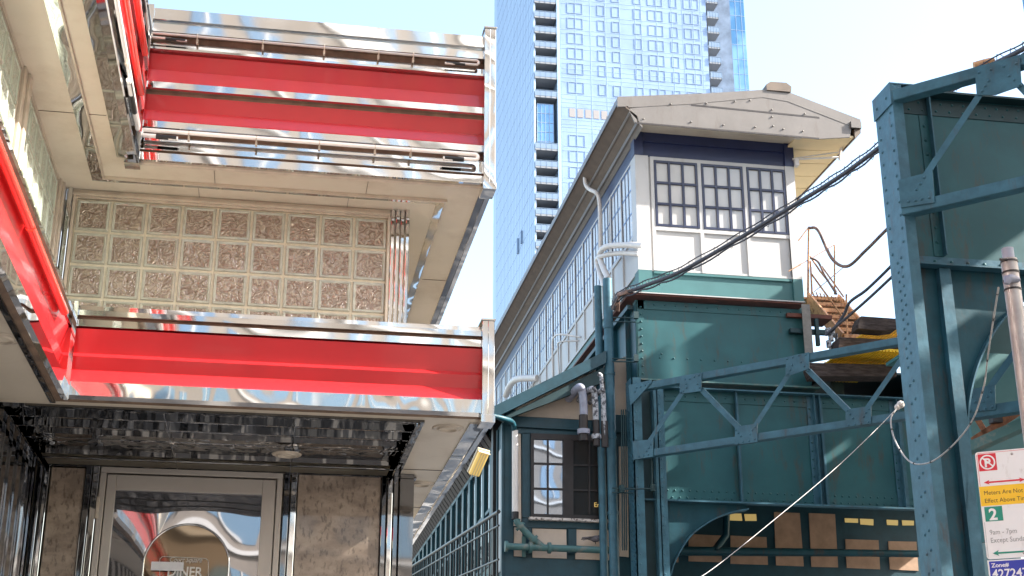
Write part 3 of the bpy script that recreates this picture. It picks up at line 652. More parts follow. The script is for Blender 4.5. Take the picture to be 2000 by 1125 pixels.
# cross girder seen through the gap right of the near column
dk = MB(); dk.box(9.2, 14, 16.8, 16.9, 4.6, 7.2, 0); dk.box(9.6, 14, 17.0, 20, 7.95, 8.0, 0)
build('cross_girder', dk, [M['housegreen'], M['rust']], rail)
db = MB(); a = DP(1885, 880, c3+.3); b = DP(2150, 770, c3+.3); b.z = a.z+.5; db.bar(a, b, .18, .12); build('rusty_brace', db, M['green_old'], rail)
db = MB(); a = DP(1898, 800, c3+.5); b = DP(1935, 862, c3+.5); db.bar(a, b, .02, .07); a2 = DP(1900, 862, c3+.5); b2 = DP(2010, 790, c3+.5); db.bar(a2, b2, .02, .1); build('rusty_brace', db, M['rust'], rail)
jb = MB(); a = DP(1938, 803, c3+.4); jb.box(a.x, a.x+.16, a.y, a.y+.12, a.z-.14, a.z); build('junction_box', jb, M['darkframe'], rail, .01)
# standing angle at the right end of the upper girder, brackets
an = MB(); a = TT(1565, 588, GT-.2); b = TT(1581, 588, GT-.2); an.box(a.x, b.x, GT-.2, GT-.18, TT(1580, 692, GT-.2).z, 9.7); build('cover_strip', an, M['strip'], rail)
an = MB(); a = TT(1543, 641, GT-.1); an.box(a.x, a.x+.75, GT-.12, GT-.02, a.z-.08, a.z, 0)
for k in (0.28, .45): an.box(a.x+k, a.x+k+.06, GT-.19, GT-.12, a.z-.32, a.z+.18, 0)
a = TT(1538, 612, GT-.1); an.box(a.x, a.x+.85, GT-.08, GT+.4, a.z-.05, a.z+.02, 1)
build('bracket', an, [M['green_dark'], M['redbrown']], rail)

# ================================================================== STATION HOUSE (upper)
house = thing('station_house', 'white and navy station house with taupe gable roof on teal girder', 'station building', (8.1, 30, 9.75))
HT = 23.5; HS = 6.524; HR = 9.70; HB = 9.765; HE = 46.
hw = MB(); hw.box(HS, HR, HT, HE, HB, 10.69, 1); hw.box(HS, HR, HT, HE, 10.69, 13.05, 0); hw.box(HS, HR, HT, HE, 13.05, 13.62, 2)
hw.box(HS, HR, HT+1, HE, 13.62, 13.8, 0)
build('wall', hw, [M['housewhite'], M['housegreen'], M['navy']], house)
tm = MB()   # frame members proud of the wall, front
ft = HT-.035
xs = [6.80, 7.745, 8.665, 9.53]
tm.box(HS-.03, HS+.23, ft-.02, HT, 10.69, 13.05); tm.box(HR-.17, HR+.02, ft-.02, HT, 10.69, 13.05)
tm.box(HS-.03, HS+.012, HT, HT+.22, 10.69, 13.05)
for x in xs: tm.box(x, x+.07, ft, HT, 10.70, 13.05)
for a, b in zip(xs, xs[1:]):
    tm.box(a+.07, b, ft, HT, 12.98, 13.05); tm.box(a+.07, b, ft, HT, 11.52, 11.60); tm.box(a+.07, b, ft+.01, HT, 10.70, 10.74)
build('corner_board', tm, M['housewhite'], house)
tb = MB(); tb.box(HS-.03, HS+.23, ft-.02, HT, HB, 10.688); tb.box(HR-.17, HR+.02, ft-.02, HT, HB, 10.688); tb.box(HS-.03, HS-.0005, HT, HT+.22, HB, 10.688); tb.box(6.8, HR-.18, ft, HT, 10.64, 10.688)
build('base_trim', tb, M['housegreen'], house)
tb = MB(); tb.box(HS-.04, HS+.14, ft-.025, HT, 13.055, 13.66); tb.box(HR-.16, HR+.03, ft-.025, HT, 13.055, 13.66); tb.box(HS+.15, HR-.17, ft, HT, 13.36, 13.60); tb.box(HS-.04, HS-.001, HT, HT+.2, 13.055, 13.66)
build('header_trim', tb, M['navy'], house)
def window9(parent, mapf, w_, h_, frame, pane, b=.045, dd=.045, f2=None):
    f = MB(); fh = MB() if f2 else f
    def bx(u0, u1, v0, v1, d0, d1, mb): mb.prism([mapf(u0, v0, d0), mapf(u1, v0, d0), mapf(u1, v1, d0), mapf(u0, v1, d0)], mapf(0, 0, d1)-mapf(0, 0, d0))
    for k in range(4): u = (w_-b)*k/3; bx(u, u+b, 0, h_, -dd, -.005, f)
    for k in range(4):
        v = (h_-b)*k/3
        for j in range(3): bx((w_-b)*j/3+b, (w_-b)*(j+1)/3, v, v+b, -dd+.003, -.005, fh)
    o = build('window', f, frame, parent)
    if f2: build('glazing_bar', fh, f2, o)
    p = MB(); bx(b*.5, w_-b*.5, b*.5, h_-b*.5, -.010, -.004, p); build('pane', p, pane, o)
for a, b in zip(xs, xs[1:]):
    window9(house, lambda u, v, d, a=a: Vector((a+.075+u, HT+d, 11.605+v)), b-a-.08, 1.37, M['navybar'], M['pane'])
# side wall
sm_ = MB(); t = HT+.22; k = 0; WM = .86; SW = []
while t < HE-1:
    sm_.box(HS-.03, HS, t, t+.07, 10.69, 13.05)
    SW.append(t+.075); t += WM
sm_.box(HS-.025, HS, HT+.23, HE, 13.0, 13.05); sm_.box(HS-.025, HS, HT+.23, HE, 11.42, 11.5); sm_.box(HS-.028, HS, HT+.23, HE, 10.66, 10.71)
build('side_mullion', sm_, M['housewhite'], house)
for t in SW[:-1]:
    window9(house, lambda u, v, d, t=t: Vector((HS+d*.8, t+u, 11.505+v)), WM-.08, 1.49, M['navybar'], M['pane'], .032, .02, M['bluebar'])
# roof
rf = MB(); T1 = 22.9; T2 = 46.5
L_ = (6.05, 13.98); Rg = (9.42, 14.42); R_ = (10.95, 13.92)
dz = .07
rf.prism([(L_[0], T1, L_[1]), (Rg[0], T1, Rg[1]), (Rg[0], T1, Rg[1]-dz), (L_[0], T1, L_[1]-dz)], (0, T2-T1, 0))
rf.prism([(Rg[0], T1, Rg[1]), (R_[0], T1, R_[1]), (R_[0], T1, R_[1]-dz), (Rg[0], T1, Rg[1]-dz)], (0, T2-T1, 0))
for k in range(40): t = T1+.6*k+.3; rf.prism([(L_[0], t, L_[1]), (Rg[0], t, Rg[1]), (Rg[0], t, Rg[1]+.03), (L_[0], t, L_[1]+.03)], (0, .03, 0)); rf.prism([(Rg[0], t, Rg[1]), (R_[0], t, R_[1]), (R_[0], t, R_[1]+.03), (Rg[0], t, Rg[1]+.03)], (0, .03, 0))
roof = build('roof', rf, M['rooftan'], house)
ga = MB()   # gable fascia
A0 = TT(1232, 205, T1); pts = [TT(x, y, T1) for x, y in ((1240, 240), (1228, 212), (1490, 180), (1535, 188), (1665, 237), (1660, 268), (1600, 271))]
ga.prism(pts[::-1], (0, .03, 0)); build('gable_fascia', ga, M['rooftan'], roof)
ga = MB()
p = [TT(x, y, T1-.006) for x, y in ((1206, 193), (1222, 193), (1490, 175), (1540, 184), (1682, 238), (1680, 252), (1662, 246), (1538, 198), (1490, 190), (1350, 203), (1228, 210), (1226, 207), (1206, 207))]
ga.prism(p[::-1], (0, .02, 0))
p2 = [TT(x, y, T1-.004) for x, y in ((1350, 203), (1600, 228), (1601, 231), (1350, 206))]; ga.prism(p2[::-1], (0, .01, 0), 1)
p2 = [TT(x, y, T1-.004) for x, y in ((1240, 238), (1600, 269), (1600, 272), (1240, 241))]; ga.prism(p2[::-1], (0, .01, 0), 1)
for x, y in ((1257, 232), (1350, 238), (1413, 244), (1475, 248), (1530, 252), (1568, 256), (1508, 214), (1508, 228), (1510, 246), (1380, 202), (1310, 203), (1435, 198), (1465, 196), (1572, 222)): ga.dome(TT(x, y, T1-.007), NT, .02)
build('gable_trim', ga, [M['rooftan'], M['darkframe']], roof)
ed = MB(); ed.prism([TT(1206, 192, T1-.05), TT(1223, 192, T1-.05), TT(1223, 208, T1-.05), TT(1206, 208, T1-.05)][::-1], (0, .05, 0)); a = TT(1662, 236, T1-.05); b = TT(1683, 250, T1-.05); ed.box(a.x, b.x, T1-.05, T1, b.z, a.z); build('gutter_end', ed, M['rooftan'], roof)
sf = MB()   # stepped left eave: gutter, soffit boards
sf.prism([(6.04, T1, 13.96), (6.055, T1, 13.96), (6.055, T1, 13.84), (6.04, T1, 13.84)], (0, T2-T1, 0), 0)
sf.prism([(6.055, T1, 13.86), (6.27, T1, 13.70), (6.27, T1, 13.75), (6.055, T1, 13.9)], (0, T2-T1, 0), 1)
sf.prism([(6.27, T1, 13.705), (6.29, T1, 13.69), (6.29, T1, 13.64), (6.27, T1, 13.66)], (0, T2-T1, 0), 0)
sf.prism([(6.29, T1, 13.66), (6.42, T1, 13.52), (6.42, T1, 13.6), (6.29, T1, 13.7)], (0, T2-T1, 0), 1)
sf.prism([(6.415, T1, 13.55), (6.435, T1, 13.55), (6.435, T1, 13.43), (6.415, T1, 13.44)], (0, T2-T1, 0), 0)
sf.prism([(6.435, T1, 13.45), (6.515, T1, 13.36), (6.515, T1, 13.4), (6.435, T1, 13.5)], (0, T2-T1, 0), 0)
build('gutter', sf, [M['rooftan'], M['roofbrown']], roof)
sf = MB(); sf.prism([(6.44, T1+.03, 13.455), (6.44, HT, 13.565), (9.72, HT, 13.555), (9.72, T1+.03, 13.43)], (0, 0, .02)); build('front_soffit', sf, M['cream'], roof)
sf = MB()
for k in range(26):
    t = T1+.031+.62*k; sf.prism([(9.62, t, 13.46), (10.78, t, 13.52), (10.78, t, 13.56), (9.62, t, 13.5)], (0, .60, 0)); 
sf.prism([(10.80, T1, 13.50), (10.93, T1, 13.62), (10.95, T1, 13.86), (10.80, T1, 13.80)], (0, T2-T1, 0), 1)
build('eave_soffit', sf, [M['soffit_sunlit'], M['roofbrown']], roof)
cp = MB(); P = [TT(x, y, T1+.2) for x, y in ((1490, 186), (1489, 175), (1497, 170), (1528, 172), (1538, 180), (1537, 190))]; cp.prism([p+Vector((0, -.23, 0)) for p in P][::-1], (0, 1.2, 0)); build('ridge_cap', cp, M['roofbrown'], roof)
# bracket arm at the right eave
ar_ = MB(); ar_.tube([TT(1548, 311, HT-.1), TT(1600, 309, HT-.1), TT(1640, 307, HT-.1)], .022, 8); ar_.tube([TT(1553, 309, HT-.1), TT(1644, 296, HT-.1)], .014, 8)
ar_.tube([TT(1640, 312, HT-.1), TT(1643, 285, HT-.1)], .03, 8); ar_.box(9.72, 9.80, HT-.14, HT-.02, 13.05, 13.2)
build('bracket_arm', ar_, M['pvc'], house)
# downspout and vent elbows on the side wall
dp = MB(); S1 = HS-.28
dp.tube(curve([SS(1142, 342, 6.16), SS(1144, 360, 6.18), SS(1152, 370, 6.24), SS(1164, 376, 6.32), SS(1170, 388, 6.38), SS(1172, 420, 6.4), SS(1173, 490, 6.4)], 6), .045, 10)
build('downspout', dp, M['pvc'], house)
for pts, r in ((((1216, 477), (1200, 477), (1184, 482), (1172, 495), (1174, 512), (1188, 545)), .06), (((1208, 493), (1190, 493), (1176, 500), (1166, 508), (1170, 530), (1180, 560)), .048)):
    e = MB(); q = [SS(x, y, HS-.42) for x, y in pts]; q[0].x = HS-.02; q[1].x = HS-.2; e.tube(curve(q, 6), r, 12); build('vent_elbow', e, M['pvc'], house)
for pts, r in ((((1105, 657), (1095, 653), (1084, 657), (1079, 670), (1080, 735)), .022), (((1101, 664), (1094, 668), (1090, 678), (1092, 730)), .02), (((1026, 737), (1012, 740), (998, 750), (988, 772)), .09)):
    e = MB(); q = [SS(x, y, HS-.35) for x, y in pts]; q[0].x = HS-.02; e.tube(curve(q, 6), r, 10); build('vent_elbow', e, M['pvc'], house)

# ================================================================== MEZZANINE BUILDING
mz = thing('mezzanine_station', 'half timbered teal and cream mezzanine station with sloping roof under the tracks', 'station building', (6, 26, 0))
MT = 23.0
mw = MB(); ml = 3.879
mw.box(ml, 6.25, MT, MT+.2, 4.0, 7.75, 0); mw.prism([TT(1000, 812, MT-.01), TT(1180, 822, MT-.01), TT(1180, 735, MT-.01)], (0, .1, 0), 1)
mw.box(6.2, 6.3, MT, MT+5, 4.0, 8.8, 0)
mw.prism([TT(960, 812, MT+.02), TT(1235, 830, MT+.02), TT(1235, 690, MT+.02)], (0, .15, 0), 1)
mw.box(ml, 6.2, MT+.2, 27, 4.0, 4.1, 0); mw.box(4.1, 6.2, 26.9, 27, 4, 7.7, 0)
build('wall', mw, [M['teal_wood'], M['stucco']], mz)
def plate(pxs, T, dep, mb, mi=0): mb.prism([TT(x, y, T) for x, y in pxs][::-1], (0, dep, 0), mi)
rb = MB(); plate([(958, 800), (1184, 688), (1184, 708), (958, 820)], MT-.5, .12, rb); plate([(975, 818), (1190, 712), (1190, 742), (1005, 812), (985, 822)], MT-.4, .1, rb, 1)
q = [TT(958, 800, MT-.5), TT(1184, 688, MT-.5)]; rb.prism([q[0], q[1], q[1]+Vector((0, 4.2, 0)), q[0]+Vector((0, 4.2, 0))], (0, 0, .03), 0)
build('roof', rb, [M['teal_wood'], M['green_dark']], mz)
fm = MB()
plate([(985, 812), (1230, 826), (1230, 845), (985, 832)], MT-.06, .05, fm); plate([(1010, 838), (1192, 848), (1192, 856), (1010, 846)], MT-.05, .04, fm)
plate([(1020, 845), (1037, 846), (1037, 1012), (1020, 1010)], MT-.05, .045, fm); plate([(985, 830), (1003, 831), (1003, 1125), (985, 1125)], MT-.06, .05, fm)
plate([(1020, 1012), (1190, 1018), (1190, 1034), (1020, 1030)], MT-.05, .045, fm)
for x in (1022, 1110): plate([(x, 1031), (x+16, 1031), (x+16, 1080), (x, 1080)], MT-.05, .045, fm)
plate([(985, 1088), (1230, 1098), (1230, 1125), (985, 1125)], MT-.05, .045, fm)
build('timber_frame', fm, M['teal_wood'], mz)
for pl in (((1004, 1030), (1020, 1031), (1020, 1087), (1004, 1086)), ((1040, 1032), (1106, 1034), (1107, 1091), (1040, 1089)), ((1124, 1034), (1190, 1036), (1190, 1094), (1124, 1092)), ((1209, 872), (1226, 872), (1228, 1088), (1210, 1086)), ((1003, 838), (1017, 838), (1018, 1028), (1003, 1027))):
    pm = MB(); plate(pl, MT-.03, .028, pm); build('stucco_panel', pm, M['stucco'], mz)
wf = MB()
for pl in (((1037, 846), (1193, 852), (1193, 862), (1037, 857)), ((1037, 1003), (1193, 1008), (1193, 1014), (1037, 1010)), ((1037, 857), (1043, 857), (1043, 1003), (1037, 1003)), ((1100, 859), (1120, 860), (1120, 1006), (1100, 1005)), ((1184, 862), (1193, 862), (1193, 1009), (1184, 1009))): plate(pl, MT-.10, .09, wf)
for x in (1069, 1150): plate([(x, 858), (x+3, 858), (x+3, 1004), (x, 1004)], MT-.09, .04, wf)
for y in (903, 952):
    plate([(1043, y), (1100, y+1.5), (1100, y+5), (1043, y+3.5)], MT-.087, .035, wf); plate([(1120, y+3), (1184, y+5), (1184, y+8), (1120, y+6.5)], MT-.087, .035, wf)
win = build('window', wf, M['darkframe'], mz)
gl = MB(); plate([(1040, 855), (1102, 858), (1102, 1006), (1040, 1004)], MT-.06, .01, gl); build('pane', gl, M['winglass'], win)
gl = MB(); plate([(1118, 858), (1188, 861), (1188, 1010), (1118, 1008)], MT-.06, .01, gl); build('pane', gl, M['winglass_dark'], win)
text('Enter', .11, TT(1160, 990, MT-.075), X, Zv, win, M['lampwarm'])
sl = MB(); plate([(1034, 1009), (1190, 1015), (1190, 1020), (1034, 1014)], MT-.16, .15, sl); build('window_sill', sl, M['chalk'], win)
# left return (narrow) and the receding corridor wall
lr = MB(); lr.box(ml-.02, ml, MT-.06, MT+.55, 4, 7.55, 0); lr.box(ml-.05, ml-.02, MT-.06, MT+.06, 4, 7.5, 0); lr.box(ml-.05, ml-.02, MT+.45, MT+.55, 4, 7.5, 0); lr.box(ml-.03, ml-.02, MT+.15, MT+.4, 5.0, 7.1, 1); build('return_wall', lr, [M['teal_wood'], M['housewhite']], mz)
CS = ml+.0; C0 = 24.4; C1 = 46
cw = MB(); cw.box(CS+.02, CS+.12, C0, C1, 5.15, 5.3, 0); cw.box(CS+.02, CS+.12, C0, C1, 7.42, 7.9, 0); cw.box(CS+.02, CS+.1, C0, C1, 4.4, 5.15, 1)
cw.box(CS+.5, CS+.6, MT+.3, C1, 5, 7.9, 2); cw.box(CS-.30, CS+.3, C0-.4, C1, 7.92, 7.97, 1); cw.box(CS-.32, CS-.28, MT+.6, C1, 7.75, 8.02, 0)
cw.box(CS-.1, CS+.5, C0-.8, C0-.6, 5.0, 7.9, 2)
build('corridor_wall', cw, [M['green_old'], M['darkframe'], M['black']], mz)
t = C0
while t < C1-1:
    fr = MB(); fr.box(CS+.005, CS+.10, t, t+.26, 5.3, 7.42); fr.box(CS-.0, CS+.10, t+.12, t+.86, 5.3, 5.38); fr.box(CS, CS+.1, t+.12, t+.86, 7.35, 7.42); fr.box(CS+.02, CS+.08, t+.12, t+.86, 6.30, 6.36)
    o = build('corridor_window', fr, M['green'], mz); gl = MB(); gl.box(CS+.05, CS+.06, t+.12, t+.86, 5.38, 7.35); build('pane', gl, M['winglass_dark'], o); t += .92
sc = MB()
for k in range(60): t = C0+.36*k; sc.prism([(CS-.28, t, 7.9), (CS-.28, t+.3, 7.9), (CS+.02, t+.3, 7.45), (CS+.02, t, 7.45)], (0, 0, .05))
build('eave_bracket', sc, M['darkframe'], mz)
# second mezzanine wall seen below the lower girder
bw = MB(); BTT = 26.0; bw.box(6.3, 15, BTT, BTT+.2, 3.5, 7.5, 0); bw.box(6.3, 15, 22.6, BTT, 7.5, 7.55, 0)
build('rear_wall', bw, M['teal_wood'], mz)
def rp(pl, m, name='stucco_panel'):
    q = MB(); plate(pl, BTT-.02, .018, q); return build(name, q, m, mz)
for pl in (((1345, 1043), (1408, 1046), (1410, 1098), (1345, 1096)), ((1427, 1046), (1497, 1049), (1500, 1103), (1427, 1101)), ((1512, 1000), (1562, 1002), (1570, 1106), (1516, 1104)), ((1580, 1002), (1631, 1004), (1637, 1108), (1585, 1107)), ((1651, 1053), (1716, 1055), (1719, 1112), (1654, 1109)), ((1735, 1057), (1790, 1058), (1794, 1115), (1738, 1112)), ((1312, 1080), (1325, 1080), (1325, 1098), (1312, 1098))): rp(pl, M['peach'])
for pl in (((1424, 1003), (1448, 1003), (1450, 1017), (1426, 1016)), ((1454, 1004), (1477, 1004), (1478, 1017), (1456, 1017)), ((1650, 1012), (1676, 1013), (1676, 1021), (1651, 1020)), ((1680, 1013), (1706, 1014), (1706, 1026), (1681, 1024)), ((1732, 1015), (1754, 1016), (1754, 1026), (1733, 1025)), ((1762, 1016), (1785, 1017), (1785, 1026), (1763, 1026))):
    o = rp(pl, M['litwin'], 'lit_window')
pp_ = MB(); plate([(1300, 1078), (1800, 1078.5), (1800, 1086), (1300, 1084)], BTT-.3, .1, pp_); pp_.tube([TT(1325, 1074, BTT-.3), TT(1800, 1082, BTT-.3)], .07, 10); pp_.tube([TT(1395, 1076, BTT-.3), TT(1418, 1045, BTT-.3), TT(1419, 1000, BTT-.3)], .07, 10)
build('rear_drain_pipe', pp_, M['green'], mz)

# ================================================================== PIPES ON THE STATION
dp = MB(); q = [TT(1188, 540, 22.6), TT(1192, 700, 22.6), TT(1198, 900, 22.6)]; x0 = TT(1188, 620, 22.6).x
dp.tube([(x0, 22.6, TT(1185, 545, 22.6).z), (x0, 22.6, 0)], .085, 14)
for z in (8.35, 7.2, 9.2, 5.9): dp.tube([(x0, 22.6, z), (x0, 22.6, z+.05)], .098, 14)
tag(build('drain_pipe', dp, M['green_light']), 'tall teal drain pipe, the nearer one rising in front of the mezzanine window', 'drain pipe', 'teal drain pipes')
dp = MB(); x1 = x0-.14; dp.tube([(x1, 22.75, TT(1178, 560, 22.75).z), (x1, 22.75, 0)], .07, 14)
tag(build('drain_pipe', dp, M['green_light']), 'slimmer teal drain pipe close behind the left side of the taller pipe', 'drain pipe', 'teal drain pipes')
wp = thing('waste_pipe', 'white vertical pipe elbowing into a flanged teal pipe below the dark window', 'pipe', TT(1000, 1070, MT-.3))
q = MB(); xa = TT(1006, 900, MT-.2); q.tube([(xa.x, MT-.2, TT(1005, 841, MT-.2).z), (xa.x, MT-.2, TT(1009, 1003, MT-.2).z)], .055, 12); build('white_pipe', q, M['pvc'], wp)
q = MB(); q.tube([(xa.x, MT-.2, TT(1009, 1000, MT-.2).z), (xa.x, MT-.2, TT(1009, 1014, MT-.2).z)], .062, 12); build('coupling', q, M['black'], wp)
q = MB(); q.tube(curve([TT(1010, 1014, MT-.2), TT(1012, 1022, MT-.2), TT(1035, 1047, MT-.2), TT(1062, 1070, MT-.2)], 5), .058, 12); q.tube([TT(986, 1067, MT-.2), TT(1195, 1075, MT-.2)], .058, 12)
for x in (986, 1033, 1070, 1180): a = TT(x, 1067+(x-986)*.038, MT-.2); q.tube([a, a+Vector((.05, 0, 0))], .095, 12)
for x, y in ((1014, 1026), (1040, 1052)): a = TT(x, y, MT-.2); b = TT(x+4, y+4, MT-.2); q.tube([a, b], .095, 12)
q.box(TT(1019, 1050, MT-.1).x, TT(1026, 1050, MT-.1).x, MT-.14, MT-.1, TT(1020, 1088, MT-.1).z, TT(1020, 1048, MT-.1).z)
build('green_pipe', q, M['green_old'], wp)
q = MB(); q.tube(curve([TT(960, 812, MT-.6), TT(985, 818, MT-.5), TT(1001, 825, MT-.3), TT(1005, 842, MT-.2)], 5), .045, 10); build('inlet_pipe', q, M['green'], wp)
for i, (pts, r, lab) in enumerate(((((1124, 762), (1130, 757), (1137, 765), (1140, 800), (1140, 850)), .07, 'thick smooth blue grey gooseneck conduit, leftmost on the cream gable'), (((1146, 764), (1155, 760), (1161, 770), (1163, 800), (1165, 860)), .055, 'flaking gooseneck conduit between the smooth grey one and the thin one'), (((1168, 768), (1173, 764), (1178, 775), (1180, 862)), .045, 'thin peeling gooseneck conduit beside the teal drain pipe'), (((1168, 730), (1174, 735), (1176, 760), (1184, 862)), .035, 'tall slim weathered conduit rising from the teal roof board'))):
    e = MB(); q = [TT(x, y, MT-.62-.03*i) for x, y in pts]; q[0].y = MT-.05 if i < 3 else q[0].y; e.tube(curve(q, 6), r, 12)
    a = q[-1]; e.tube([a+Vector((0, 0, .35)), a+Vector((0, 0, -.1))], r*1.12, 12, 1)
    if i < 2: e.tube([a+Vector((0, 0, .1)), a+Vector((0, 0, .02))], r*1.6, 12, 0)
    tag(build('conduit', e, [M['greypipe'] if i == 0 else M['oldpipe'], M['darkframe']]), lab, 'conduit', 'gooseneck conduits on the cream gable')
# thin control rods by the column
rd = MB()
for x in (1214, 1218, 1222): rd.tube([TT(x, 800, 22.3), TT(x+2, 1075, 22.3)], .012, 6)
for y in (620, 628, 700, 706, 953, 962): rd.tube([TT(1196, y, 22.45), TT(1242, y+1, 22.2)], .012, 6)
for x, y in ((1243, 616), (1243, 700), (1216, 955), (1275, 953)): a = TT(x, y, 22.1); rd.box(a.x-.05, a.x+.03, 22.06, 22.14, a.z-.06, a.z+.06)
rd.tube([TT(1216, 956, 22.0), TT(1275, 954, 22.0)], .012, 6); rd.tube([TT(1274, 953, 22.0), TT(1273, 900, 22.0)], .01, 6)
tag(build('conduit_bundle', rd, M['green_dark']), 'thin dark rods and clamps between the teal drain pipe and the rivetted column', 'conduit')

# railing in front of the corridor
rl = thing('corridor_railing', 'black metal railing running along the teal corridor windows', 'railing', (CS-.5, 30, 5.2))
RS = CS-.35
ra = SS(968, 1003, RS); rb_ = SS(818, 1098, RS); rdz = (rb_.z-ra.z)/(rb_.y-ra.y)
def rz(t): return ra.z+rdz*(t-ra.y)
for dz_, r in ((0, .032), (-.22, .018), (-.75, .018), (-1.1, .025)):
    q = MB(); q.tube([(RS, ra.y-.3, rz(ra.y-.3)+dz_), (RS, 38, rz(38)+dz_)], r, 8); build('rail', q, M['railblack'], rl)
for k in range(40):
    t = ra.y-.2+.40*k; q = MB(); q.box(RS-.012, RS+.012, t, t+.024, rz(t)-1.1, rz(t)-.01); build('baluster', q, M['railblack'], rl)
# fluorescent fixture at the mezzanine entrance
lp = thing('bulkhead_lamp', 'yellow lit fluorescent lamp hanging in the dark opening beside the teal post', 'lamp', TT(935, 905, 22.6))
a = TT(945, 884, 22.6); b = TT(925, 928, 22.85)
q = MB(); q.bar(a, b, .20, .07, up=(0, -.5, -1)); build('lens', q, M['lampwarm'], lp, .025)
sd_ = (b-a).normalized().cross(Vector((0, -.5, -1)).normalized()); fn_ = Vector((0, -.5, -1)).normalized()
for sg in (-.05, 0, .05): q = MB(); q.tube([a+sd_*sg+fn_*.036, b+sd_*sg+fn_*.036], .008, 6); build('lens_rib', q, M['lampbody'], lp)
q = MB(); off = Vector((0, .03, .05)); q.bar(a+off+(a-b)*.04, b+off-(a-b)*.04, .23, .05, up=(0, -.5, -1)); q.bar(a+(a-b)*.04, a+(a-b)*.0, .22, .10, up=(0, -.5, -1)); build('housing', q, M['lampbody'], lp, .012)
# pigeon
pg = MB(); bx_, by_ = TT(1160, 1058, MT-.2), 0
def pp(dx, dz, dy=0): return Vector((bx_.x+dx, MT-.2+dy, bx_.z+dz))
cen = [(-.135, .045), (-.10, .045), (-.05, .05), (0, .045), (.05, .052), (.09, .07), (.115, .095), (.135, .115), (.155, .118), (.17, .112)]
rr = [.008, .016, .034, .052, .056, .045, .028, .024, .022, .008]
pg.tube([pp(x, z) for x, z in cen], rr, 14)
pgo = tag(build('pigeon', pg, M['feather']), 'grey pigeon perched on the horizontal pipe under the window', 'bird')
q = MB(); q.tube([pp(.168, .113), pp(.19, .105)], [.006, .001], 6); q.tube([pp(.02, .0, -.015), pp(.02, -.04, -.015)], .004, 5); q.tube([pp(.035, .0, .015), pp(.035, -.04, .015)], .004, 5); build('beak_and_legs', q, M['beak'], pgo)
q = MB(); q.prism([pp(-.12, .055, -.03), pp(-.21, .052, -.02), pp(-.20, .068, -.02), pp(-.02, .085, -.045)], (0, .05, 0)); q.prism([pp(-.10, .045, -.03), pp(-.22, .030, -.02), pp(-.21, .042, -.02), pp(-.02, .06, -.05)], (0, .06, 0)); q.prism([pp(-.1, .04, -.02), pp(-.19, .012, -.02), pp(-.18, .026, -.02), pp(-.04, .045, -.03)], (0, .03, 0)); build('tail_and_wing', q, M['feather'], pgo)

# ================================================================== STAIRS, TIMBERS, GRATING
stt = thing('service_stair', 'rusty peach painted steel service stair beside the station house', 'stairs', TT(1640, 660, 23.2))
T_ = 22.7
st_b = TT(1645, 662, T_); st_t = SS(1577, 582, st_b.x)
SWD = .62
def stringer(off, nm):
    st = MB(); A_ = st_t+off; B_ = st_b+off; st.bar(A_, B_, .04, .24, up=(0, 0, 1)); build(nm, st, M['orange_steel'], stt)
stringer(Vector((0, 0, 0)), 'stringer'); stringer(Vector((SWD, 0, 0)), 'stringer')
for k in range(7):
    c = st_t.lerp(st_b, (k+.1)/6.4); tr = MB()
    for j in range(5): tr.box(c.x+.02, c.x+SWD-.02, c.y-.11+.05*j, c.y-.08+.05*j, c.z-.02, c.z+.015)
    for j in range(9): tr.box(c.x+.03+.07*j, c.x+.045+.07*j, c.y-.10, c.y+.12, c.z-.035, c.z-.021)
    tr.box(c.x+.02, c.x+SWD-.02, c.y-.125, c.y-.112, c.z-.05, c.z+.02)
    build('tread', tr, M['orange_steel'], stt)
lp_ = MB(); lp_.box(st_t.x-.25, st_t.x+SWD, st_t.y, st_t.y+1.1, st_t.z-.02, st_t.z+.02); build('landing', lp_, M['orange_steel'], stt)
hr = MB()
P_ = lambda x, y, T=T_: TT(x, y, T)
for pts, r in ((((1578, 580), (1579, 500), (1580, 443)), .022), (((1586, 575), (1583, 510)), .018), (((1630, 575), (1630, 480)), .016), (((1655, 655), (1653, 575)), .018), (((1585, 535), (1650, 625)), .018), (((1605, 520), (1648, 580)), .016), (((1582, 500), (1602, 530), (1634, 570)), .018), (((1630, 478), (1540, 530)), .010), (((1560, 470), (1580, 443)), .014), (((1590, 570), (1650, 520)), .008)):
    hr.tube([P_(*p) for p in pts], r, 7)
for k in range(9): c = TT(1590+k*7.5, 578+k*1.8, T_+.2); hr.tube([c, c+Vector((-.03, 0, .09))], .014, 6)
build('handrail', hr, M['orange_steel'], stt)
for pl, T, dep, lab in ((((1676, 633), (1682, 617), (1752, 622), (1752, 643), (1728, 646), (1676, 642)), 21.5, .3, 'topmost weathered timber sleeper end next to the riveted column'), (((1637, 680), (1640, 658), (1760, 664), (1760, 680), (1640, 684)), 21.6, .35, 'middle dark timber sleeper just below the peach stair foot'), (((1583, 718), (1583, 708), (1752, 712), (1752, 735), (1590, 735)), 21.8, .35, 'lowest dark brown timber under the yellow grating')):
    q = MB(); plate(pl, T, dep, q); tag(build('timber_sleeper', q, M['timber'], None, .01), lab, 'timber', 'weathered timbers under the stair')
